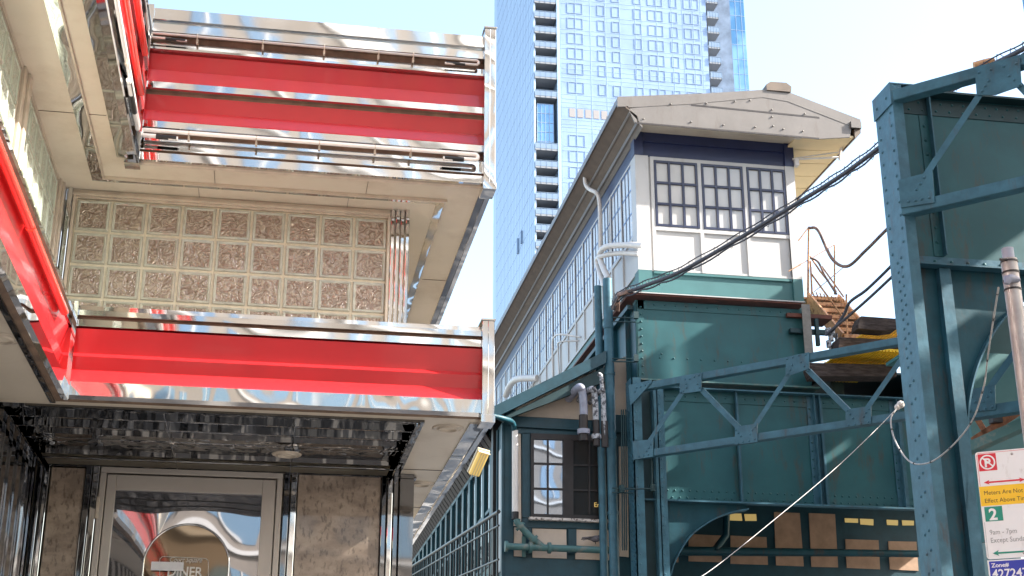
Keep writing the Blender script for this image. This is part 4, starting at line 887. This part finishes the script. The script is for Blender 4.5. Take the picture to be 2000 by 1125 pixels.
for (x0_, x1_, y0_, y1_, T, lab) in ((1672, 1735, 641, 664, 22.6, 'upper small piece of yellow slatted grating between two timbers'), (1610, 1742, 680, 713, 22.4, 'widest piece of yellow slatted grating above the lowest timber'), (1618, 1672, 731, 745, 22.6, 'lowest sliver of yellow slatted grating beneath the brown timber')):
    far = TT(x0_, y1_, T); z = far.z; near = ZZ(x0_, y0_, z); xr_ = TT(x1_, y1_, T).x; q = MB(); s_ = far.x
    while s_ < xr_: q.box(s_, s_+.042, near.y, far.y, z, z+.03); s_ += .062
    n = max(2, int((far.y-near.y)/.3))
    for k in range(n+1): y = near.y+(far.y-near.y-.03)*k/n; q.box(far.x, xr_, y, y+.03, z+.031, z+.05)
    tag(build('grating', q, M['yellow']), lab, 'grating', 'yellow gratings under the stair')
# valves and fittings by the stair
vf = MB()
for x, y in ((1617, 648), (1623, 660), (1619, 672), (1626, 650)): a = TT(x, y, 21.9); vf.tube([a+Vector((0, 0, .06)), a-Vector((0, 0, .06))], .05, 8)
vf.tube([TT(1620, 640, 21.9), TT(1622, 690, 21.9)], .025, 8); vf.box(*(lambda a: (a.x, a.x+.02, 21.9, 22, a.z-.3, a.z))(TT(1634, 650, 21.9)))
tag(build('pipe_fitting', vf, M['oldpipe']), 'cluster of pale pipe fittings where cables end at the stair foot', 'pipe fitting')

# ================================================================== CABLES
def cable(pts, r, m, lab, n=10, name='cable', group=None):
    mb = MB(); P = curve([TT(x, y, T) for x, y, T in pts], n); mb.tube(P, r, 8); return mb, P
main = [(1196, 600, 22.2), (1210, 578, 21.9), (1260, 558, 21.4), (1330, 530, 20.7), (1450, 462, 19.5), (1560, 395, 18.4), (1640, 345, 17.5), (1715, 290, 16.8), (1800, 220, 15.9), (1880, 158, 15.2), (2005, 92, 14.2), (2100, 30, 13.4)]
cb = thing('cable_bundle', 'thick lashed bundle of dark cables rising from house ledge past the riveted column', 'cable', TT(1210, 578, 21.9))
mb, P = cable(main, .034, None, ''); build('main_cable', mb, M['cable'], cb)
mb = MB(); random.seed(3)
up = [p+Vector((0, 0, .085+.01*sin(i))) for i, p in enumerate(P)]; mb.tube(up, .011, 6); build('messenger_wire', mb, M['cable'], cb)
mb = MB(); mb.tube([p+Vector((0, 0, -.045-.035*abs(sin(i*.5)))) for i, p in enumerate(P[:-3])], .014, 7); build('thin_cable', mb, M['cable'], cb)
mb = MB()
for i in range(4, len(P)-1, 2):
    p = P[i]; u_ = up[i]; mb.tube([u_, p+Vector((.05, -.06, 0)), p+Vector((.03, 0, -.075)), p+Vector((-.03, .05, 0)), u_+Vector((-.04, 0, .0))], .006, 5)
build('lashing_clip', mb, M['cable'], cb)
mb = MB(); a = TT(1902, 128, 15); mb.tube([a, a+Vector((.16, -.05, .03)), a+Vector((.25, -.1, .06))], [.05, .06, .035], 8); build('insulator', mb, M['orange_steel'], cb)
mb = MB()
for k in range(5): mb.tube(curve([TT(1196+k*3, 604+k, 22.2), TT(1206+k, 585-k*3, 21.9), TT(1216-k*2, 570+k*2, 21.8), TT(1235+k*4, 566-k, 21.6)], 5), .018, 6)
build('splice', mb, M['cable_rust'], cb)
for pts, r, m, lab in (
 ([(1580, 445, 22.5), (1598, 450, 22.4), (1625, 505, 22.2), (1655, 520, 21.9), (1690, 490, 21.2), (1720, 460, 20.6), (1745, 435, 20)], .030, M['cable_rust'], 'rusty wrapped cable sagging in an S from the top of stair rail'),
 ([(1622, 652, 21.9), (1648, 615, 21.7), (1660, 590, 21.5), (1690, 568, 21.2), (1720, 540, 20.8), (1745, 515, 20.4)], .028, M['cable'], 'dark looping cable climbing from the pipe fittings, upper of the pair'),
 ([(1612, 655, 21.9), (1660, 615, 21.5), (1700, 580, 21), (1745, 538, 20.4)], .026, M['cable'], 'straight dark cable climbing from the stair foot, lower of the pair'),
 ([(1583, 503, 22.6), (1598, 512, 22.6), (1612, 540, 22.5), (1634, 575, 22.4)], .022, M['cable_rust'], 'short rusty cable running down along the stair handrail')):
    mb, P = cable(pts, r, None, ''); tag(build('cable', mb, m), lab, 'cable', 'cables strung by the station house')
wc = thing('drop_cable', 'thin pale service wire knotted at the riveted column then sagging across it', 'cable', TT(1758, 792, 13.5))
mb = MB(); P = curve([TT(x, y, T) for x, y, T in ((1340, 1145, 11.5), (1400, 1105, 11.7), (1500, 1025, 12.2), (1620, 925, 12.8), (1700, 850, 13.2), (1756, 793, 13.5))], 8); mb.tube(P, .0037, 7); build('straight_wire', mb, M['cable_white'], wc)
mb = MB(); P = curve([TT(x, y, T) for x, y, T in ((1756, 793, 13.5), (1740, 818, 13.45), (1748, 860, 13.3), (1775, 900, 13.0), (1810, 905, 12.5), (1850, 880, 11.5), (1895, 828, 10), (1920, 760, 8.5), (1930, 690, 7.4), (1944, 600, 6.2), (1950, 562, 5.7))], 10)
Rk = [.009*(p.y/13.5) if p.y > 8 else .005 for p in P]; mb.tube(P, Rk, 7); build('sagging_wire', mb, M['cable_white'], wc)
mb = MB()
for i in range(6, len(P)-2, 9): mb.tube([P[i], P[i].lerp(P[i+1], .5)], Rk[i]*1.5, 7)
build('wire_tie', mb, M['black'], wc)
mb = MB(); a = TT(1759, 790, 13.5); mb.dome(a, (-.5, -1, 0), .045, 0, 1); mb.dome(a, (.5, 1, .2), .045, 0, 1); mb.dome(a+Vector((-.04, 0, -.03)), (-.5, -1, 0), .035, 0, 1); build('wire_knot', mb, M['chalk'], wc)

# ================================================================== SIGN POST AND SIGNS
PO = TT(1972, 520, 5.6)
post = thing('sign_post', 'galvanised round post leaning slightly with steel bands near its top', 'post', (PO.x, PO.y, 0))
bot_ = Vector((PO.x, PO.y, .0)); 
q = MB(); top_ = Vector((PO.x, PO.y, TT(1972, 507, 5.6).z)); q.tube([bot_, top_], .038, 20); build('pole', q, M['galv'], post)
q = MB(); q.tube([top_, top_+Vector((0, 0, .055))], .028, 16); build('cap', q, M['greypipe'], post)
for y in (512, 533, 549, 566):
    z = TT(1972, y, 5.6).z; q = MB(); q.tube([(PO.x, PO.y, z-.005), (PO.x, PO.y, z+.004)], .041, 18)
    if y == 512: q.tube([(PO.x-.03, PO.y-.03, z), (PO.x-.065, PO.y-.035, z-.004)], .007, 7)
    build('steel_band', q, M['darkframe'], post)
q = MB(); z = TT(1950, 550, 5.6).z; q.tube([(PO.x+.01, PO.y-.04, z), (PO.x-.03, PO.y-.05, z), (PO.x-.05, PO.y-.055, z-.006), (PO.x-.06, PO.y-.055, z-.03)], [.014, .02, .022, .012], 12); build('cable_gland', q, M['greypipe'], post)
wv = Vector((.824, -.567, 0)).normalized()
def signpt(O, u, v, d=0): return O+wv*u+Vector((0, 0, -v))+Vector((wv.y, -wv.x, 0))*d
def srect(mb, O, u0, u1, v0, v1, d, th=.0008, mi=0): mb.prism([signpt(O, u0, v0, d), signpt(O, u1, v0, d), signpt(O, u1, v1, d), signpt(O, u0, v1, d)], -(Vector((wv.y, -wv.x, 0))*-th), mi)
OS = TT(1904, 884, 5.42)
# scale: px per metre
pm_ = 2*F/(2*5.6)
nrm = Vector((wv.y, -wv.x, 0))
U = (Vector((0, 0, 1))).cross(wv); 
sgn = tag(thing('parking_sign', '', '', OS), 'white red and yellow parking rules sign with arrows, on galvanised post', 'sign')
ppm = 470.0
def R(u): return u/ppm
def rounded(u0, u1, v0, v1, r, d, th, mb, mi=0):
    P = []
    for cx, cy, a0 in ((u1-r, v0+r, -90), (u1-r, v1-r, 0), (u0+r, v1-r, 90), (u0+r, v0+r, 180)):
        for k in range(5): a = radians(a0+22.5*k); P.append(signpt(OS, cx+r*cos(a), cy+r*sin(a), d))
    mb.prism(P, nrm*th, mi)
def spanel(name, shapes, m, parent):
    mb = MB()
    for s_ in shapes: s_(mb)
    return build(name, mb, m, parent)
RZ = 1/475.; RV = 1/450.
def rect(u0, u1, v0, v1, d=.0022, th=.0004, mi=0): return lambda mb: mb.prism([signpt(OS, u0, v0, d), signpt(OS, u1, v0, d), signpt(OS, u1, v1, d), signpt(OS, u0, v1, d)], nrm*th, mi)
def poly(pts, d=.003, th=.0004): return lambda mb: mb.prism([signpt(OS, u, v, d) for u, v in pts], nrm*th)
sgn['label'] = 'white red and yellow parking rules sign with arrows, fixed to the galvanised post'; sgn['category'] = 'sign'
sgn.location = OS; sgn['_o'] = tuple(OS)
mb = MB(); rounded(0, .305, 0, .4575, .012, 0, .002, mb); build('plate', mb, M['signwhite'], sgn)
spanel('red_border', [rect(.010, .30, .0055, .0070), rect(.0055, .0070, .012, .148)], M['signred'], sgn)
spanel('no_parking_symbol', [rect(.010, .084, .010, .084)], M['signred'], sgn)
def ring(mb, cx=.047, cy=.047, r0=.026, r1=.032):
    n = 36; vs = []
    for k in range(n): a = 2*pi*k/n; vs += [signpt(OS, cx+r0*cos(a), cy+r0*sin(a), .0032), signpt(OS, cx+r1*cos(a), cy+r1*sin(a), .0032)]
    mb.add(vs, [(2*k, 2*k+1, (2*k+3) % (2*n), (2*k+2) % (2*n)) for k in range(n)])
spanel('ring_symbol', [ring, poly([(.027, .031), (.031, .027), (.069, .063), (.065, .067)], .0034)], M['signwhite'], sgn)
up_ = Vector((0, 0, 1))
text('P', .052, signpt(OS, .033, .067, .0033), wv, up_, sgn, M['signwhite'], 'symbol_letter', ext=.0003, bold=.0015)
def arrow(u0, u1, v, h=.010, two=True):
    def f(mb):
        a = u0+.02; b = u1-.02 if two else u1
        mb.prism([signpt(OS, a, v-.0035, .0026), signpt(OS, b, v-.0035, .0026), signpt(OS, b, v+.0035, .0026), signpt(OS, a, v+.0035, .0026)], nrm*.0004)
        mb.prism([signpt(OS, u0, v, .0027), signpt(OS, u0+.024, v-h, .0027), signpt(OS, u0+.019, v, .0027), signpt(OS, u0+.024, v+h, .0027)], nrm*.0004)
        if two: mb.prism([signpt(OS, u1, v, .0027), signpt(OS, u1-.024, v-h, .0027), signpt(OS, u1-.019, v, .0027), signpt(OS, u1-.024, v+h, .0027)], nrm*.0004)
    return f
spanel('red_arrow', [arrow(.022, .190, .134)], M['signred'], sgn)
spanel('yellow_band', [rect(.001, .304, .150, .234)], M['signyellow'], sgn)
text('Meters Are Not In', .0258, signpt(OS, .017, .187, .0028), wv, up_, sgn, M['signblack'], ext=.0002, sx=.93)
text('Effect Above Times', .0258, signpt(OS, .017, .221, .0028), wv, up_, sgn, M['signblack'], ext=.0002, sx=.93)
spanel('number_square', [rect(.012, .084, .238, .300)], M['signgreen'], sgn)
text('2', .068, signpt(OS, .028, .294, .0028), wv, up_, sgn, M['signwhite'], ext=.0003, bold=.0018)
text('9am - 7pm', .030, signpt(OS, .022, .356, .0028), wv, up_, sgn, M['signgrey'], ext=.0002, sx=.85)
text('Except Sunday', .030, signpt(OS, .022, .390, .0028), wv, up_, sgn, M['signgrey'], ext=.0002, sx=.85)
spanel('green_arrow', [arrow(.026, .29, .434, .012)], M['signgreen'], sgn)
spanel('side_border', [rect(.0055, .0070, .302, .45)], M['signgrey'], sgn)
bl = MB()
for u in (.15, .149): bl.dome(signpt(OS, u, .02 if u == .15 else .44, .002), nrm, .006)
build('bolt', bl, M['galv'], sgn)
zs = tag(thing('zone_sign', '', '', signpt(OS, 0, .462)), 'blue plate with white zone number directly beneath the parking rules sign', 'sign')
mb = MB(); mb.prism([signpt(OS, 0.0, .462, 0), signpt(OS, .305, .462, 0), signpt(OS, .305, .60, 0), signpt(OS, 0.0, .60, 0)], nrm*.002); build('plate', mb, M['signwhite'], zs)
spanel('blue_panel', [rect(.006, .299, .467, .594)], M['signblue'], zs)
text('Zone#', .024, signpt(OS, .014, .492, .0028), wv, up_, zs, M['signwhite'], ext=.0002, bold=.0004, sx=1.05)
text('427247', .050, signpt(OS, .014, .536, .0028), wv, up_, zs, M['signwhite'], ext=.0002, bold=.0008, sx=.95)

# ================================================================== TOWERS
TW = 210.0
tw = thing('glass_tower', 'tall pale blue glass residential tower with stacked balconies behind the station roof', 'skyscraper', (60, TW+15, 0))
fx0, fx1 = TT(1093.5, 100, TW).x, TT(1383, 100, TW).x; bx0 = TT(1042.5, 100, TW).x
ZTOP = 190
mb = MB(); mb.box(fx0, fx1, TW, TW+30, 0, ZTOP); mb.box(bx0+.3, fx0, TW+3.0, TW+30, 0, ZTOP, 2); mb.box(bx0, bx0+.3, TW+.0, TW+44, 0, ZTOP, 1)
rxe = TT(1463, 170, TW+6).x; rxm = TT(1411, 170, TW+6).x
mb.box(fx1+.05, rxm+1, TW+2.4, TW+30, 0, ZTOP, 2); mb.box(fx1+2.3, rxe, TW+6, TW+30, 0, ZTOP, 3); mb.box(fx0-.55, fx0-.001, TW-.15, TW+3, 0, ZTOP, 4)
build('curtain_wall', mb, [M['towerglass'], M['towerglass_side'], M['towerbay'], M['towerglass_dark'], M['towerline_soft']], tw)
rows = [TT(1108, y, TW).z for y in (4.8-58.6, 4.8-29.3, 4.8, 34.1, 63.5, 92.8, 122.7, 159.5, 262.7, 293.3, 324.9, 355)]
def zx(z): return TT(960+z/3.75, 55, TW).x
wins = [(557, 613, 667), (778, 828), (885, 937), (1045, 1097), (1150, 1204, 1256), (1312, 1362), (1415, 1466, 1521)]
WH = TT(1108, 4.8, TW).z-TT(1108, 24.9, TW).z
proto = {}
for wi, cols in enumerate(wins):
    xs_ = [zx(c) for c in cols]
    for z in rows:
        f = MB()
        for x in xs_: f.box(x-.06, x+.06, TW-.08, TW-.01, z-WH, z)
        f.box(xs_[0]-.06, xs_[-1]+.06, TW-.075, TW-.01, z-.10, z); f.box(xs_[0]-.06, xs_[-1]+.06, TW-.075, TW-.01, z-WH-.05, z-WH+.05)
        build('window', f, M['towerline'], tw)
jn = MB()
zl = []
zz = rows[0]+.4
for z in [TT(1108, y, TW).z for y in (-60, -30.5, -1.5, 27.8, 57, 86, 115, 134, 151, 184, 200, 233, 248, 285, 315, 347, 378)]: jn.box(fx0, fx1, TW-.03, TW-.005, z-.035, z+.035); jn.box(fx0, fx1, TW-.03, TW-.005, z-.035-.9, z+.0-.9) 
for c in (615, 724, 836, 1055, 1213, 1325, 1480): x = zx(c); jn.box(x-.04, x+.04, TW-.035, TW-.005, 0, ZTOP)
for c in (507, 940, 1100, 1400, 1535): x = zx(c); jn.box(x-.02, x+.02, TW-.03, TW-.005, 0, ZTOP)
build('mullion_grid', jn, M['towerline_soft'], tw)
lv = MB(); za, zb_ = TT(1130, 213, TW).z, TT(1130, 229.5, TW).z
for k in range(7): x = TT(1112+15.6*k, 220, TW).x; lv.box(x, x+.86*15.6*TW/F*1.0, TW-.06, TW-.005, zb_, za)
build('louvre', lv, M['towerbeige'], tw)
sideg = MB()
for k in range(60): z = 20+3.08*k; sideg.box(bx0-.02, bx0, TW, TW+40, z-.05, z+.05)
for k in range(26): t = TW+1.6*k; sideg.box(bx0-.02, bx0, t-.04, t+.04, 0, ZTOP)
build('side_joint', sideg, M['towerglass'], tw)
for dx, y0_, y1_ in ((1012, 465, 490), (1019, 450, 470)):
    sl_ = MB(); a = SS(dx, y0_, bx0-.1); b = SS(dx+2, y1_, bx0-.1); sl_.box(bx0-.25, bx0-.02, a.y, a.y+.6, b.z, a.z); build('open_window', sl_, M['towerline'], tw)
def balcony(x0_, x1_, T, z, dep, lab=None):
    mb = MB(); mb.box(x0_, x1_, T-.2, T+dep, z-.32, z, 0); o = build('balcony', mb, M['towerslab'], tw)
    mb = MB(); n = 4
    mb.box(x0_, x1_, T-.22, T-.16, z+.02, z+.98)
    for k in range(n+1): x = x0_+(x1_-x0_-.06)*k/n; mb.box(x, x+.06, T-.25, T-.15, z-.3, z+1.1)
    mb.box(x0_, x1_, T-.26, T-.14, z+1.05, z+1.12)
    build('balcony_rail', mb, M['towerrail'], o)
for y in (-25, 4, 33.3, 62.7, 92, 121.9, 151, 188, 290.7, 325.5, 356.8, 388, 419, 450.6, 482): balcony(bx0+.1, fx0-.6, TW, TT(1060, y, TW).z, 3.0)
bgm = MB(); z1_, z0_ = TT(1060, 201, TW).z, TT(1060, 274, TW).z; bgm.box(bx0+.6, fx0-1.2, TW+.4, TW+.5, z0_-1.0, z1_); build('bay_glazing', bgm, M['towerglass_dark'], tw)
bgm = MB()
for k in range(5): x = bx0+.6+(fx0-1.8-bx0)*k/4; bgm.box(x-.05, x+.05, TW+.33, TW+.39, z0_-1, z1_)
for k in range(5): z = z0_+(z1_-z0_)*k/4; bgm.box(bx0+.6, fx0-1.2, TW+.34, TW+.385, z-.05, z+.05)
build('bay_mullion', bgm, M['towerline'], tw)
for y in (-26, 4, 33.3, 62.5, 92, 121.5, 151, 181): balcony(fx1+.15, fx1+2.3, TW, TT(1395, y+1, TW).z, 2.4)
dj = MB()
for k in range(60): z = 5+3.08*k; dj.box(fx1+2.3, rxe, TW+5.96, TW+5.99, z-.04, z+.04)
for x in (1415, 1426, 1441, 1452): xx = TT(x, 100, TW+6).x; dj.box(xx-.04, xx+.04, TW+5.95, TW+5.985, 0, ZTOP)
build('dark_face_joint', dj, M['towerline'], tw)
tw2 = thing('glass_tower', 'sliver of blue grey glass tower at the upper right edge behind cables', 'skyscraper', (0, 260, 0))
xx = TT(1986, 10, 212.).x; mb = MB(); mb.box(xx, xx+30, 180, 210, 0, 150); build('curtain_wall', mb, M['towerglass_dark'], tw2)
mb = MB()
for k in range(48): mb.box(xx-.1, xx+30, 179.9, 179.98, 4+3.1*k, 4.7+3.1*k)
for k in range(14): mb.box(xx+2.2*k, xx+2.2*k+.25, 179.88, 179.96, 0, 150)
build('mullion_grid', mb, M['towerslab'], tw2)

# ================================================================== STREET OPPOSITE (seen only in the polished steel)
def facade(x0_, x1_, y0_, y1_, h, m, sx_, sz, wx, wz, lab):
    t = thing('street_building', lab, 'building', (0, 0, 0)); mb = MB(); mb.box(x0_, x1_, y0_, y1_, 0, h); build('wall', mb, m, t)
    f = MB(); n = int((x1_-x0_)/sx_); z = 2.2; fr = MB()
    while z+wz < h-1:
        for k in range(n):
            x = x0_+sx_*(k+.5)-wx/2; f.box(x, x+wx, y1_-.02, y1_+.02, z, z+wz); fr.box(x+wx/2-.06, x+wx/2+.06, y1_+.021, y1_+.06, z, z+wz)
        fr.box(x0_, x1_, y1_+.005, y1_+.15, z-.5, z-.3); z += sz
    n2 = int((y1_-y0_)/sx_)
    z = 2.2
    while z+wz < h-1:
        for k in range(n2):
            y = y0_+sx_*(k+.5)-wx/2; f.box(x1_-.02, x1_+.02, y, y+wx, z, z+wz); f.box(x0_-.02, x0_+.02, y, y+wx, z, z+wz)
        z += sz
    build('window', f, M['bluewin'], t)['kind'] = 'stuff'; build('window_frame', fr, M['housewhite'], t)['kind'] = 'stuff'
    return t
B1 = facade(-34, 44, -22, 0, 90, M['limestone'], 2.5, 3.4, 1.55, 2.1, 'tall cream stone building standing diagonally across the street')
B1.location = (1, -26, 0); B1.rotation_euler = (0, 0, -radians(42))
B2 = facade(-9, 9, -20, 0, 48, M['greyfacade'], 2.9, 3.5, 1.7, 1.9, 'pale slab building at the left end of the street')
B2.location = (-30, 6, 0); B2.rotation_euler = (0, 0, -radians(62))
facade(30, 50, -14, 8, 13, M['limestone'], 4.1, 3.8, 2.6, 2.3, 'low cream building beyond the elevated railway')

for o in bpy.data.objects:
    if '_o' in o: del o['_o']
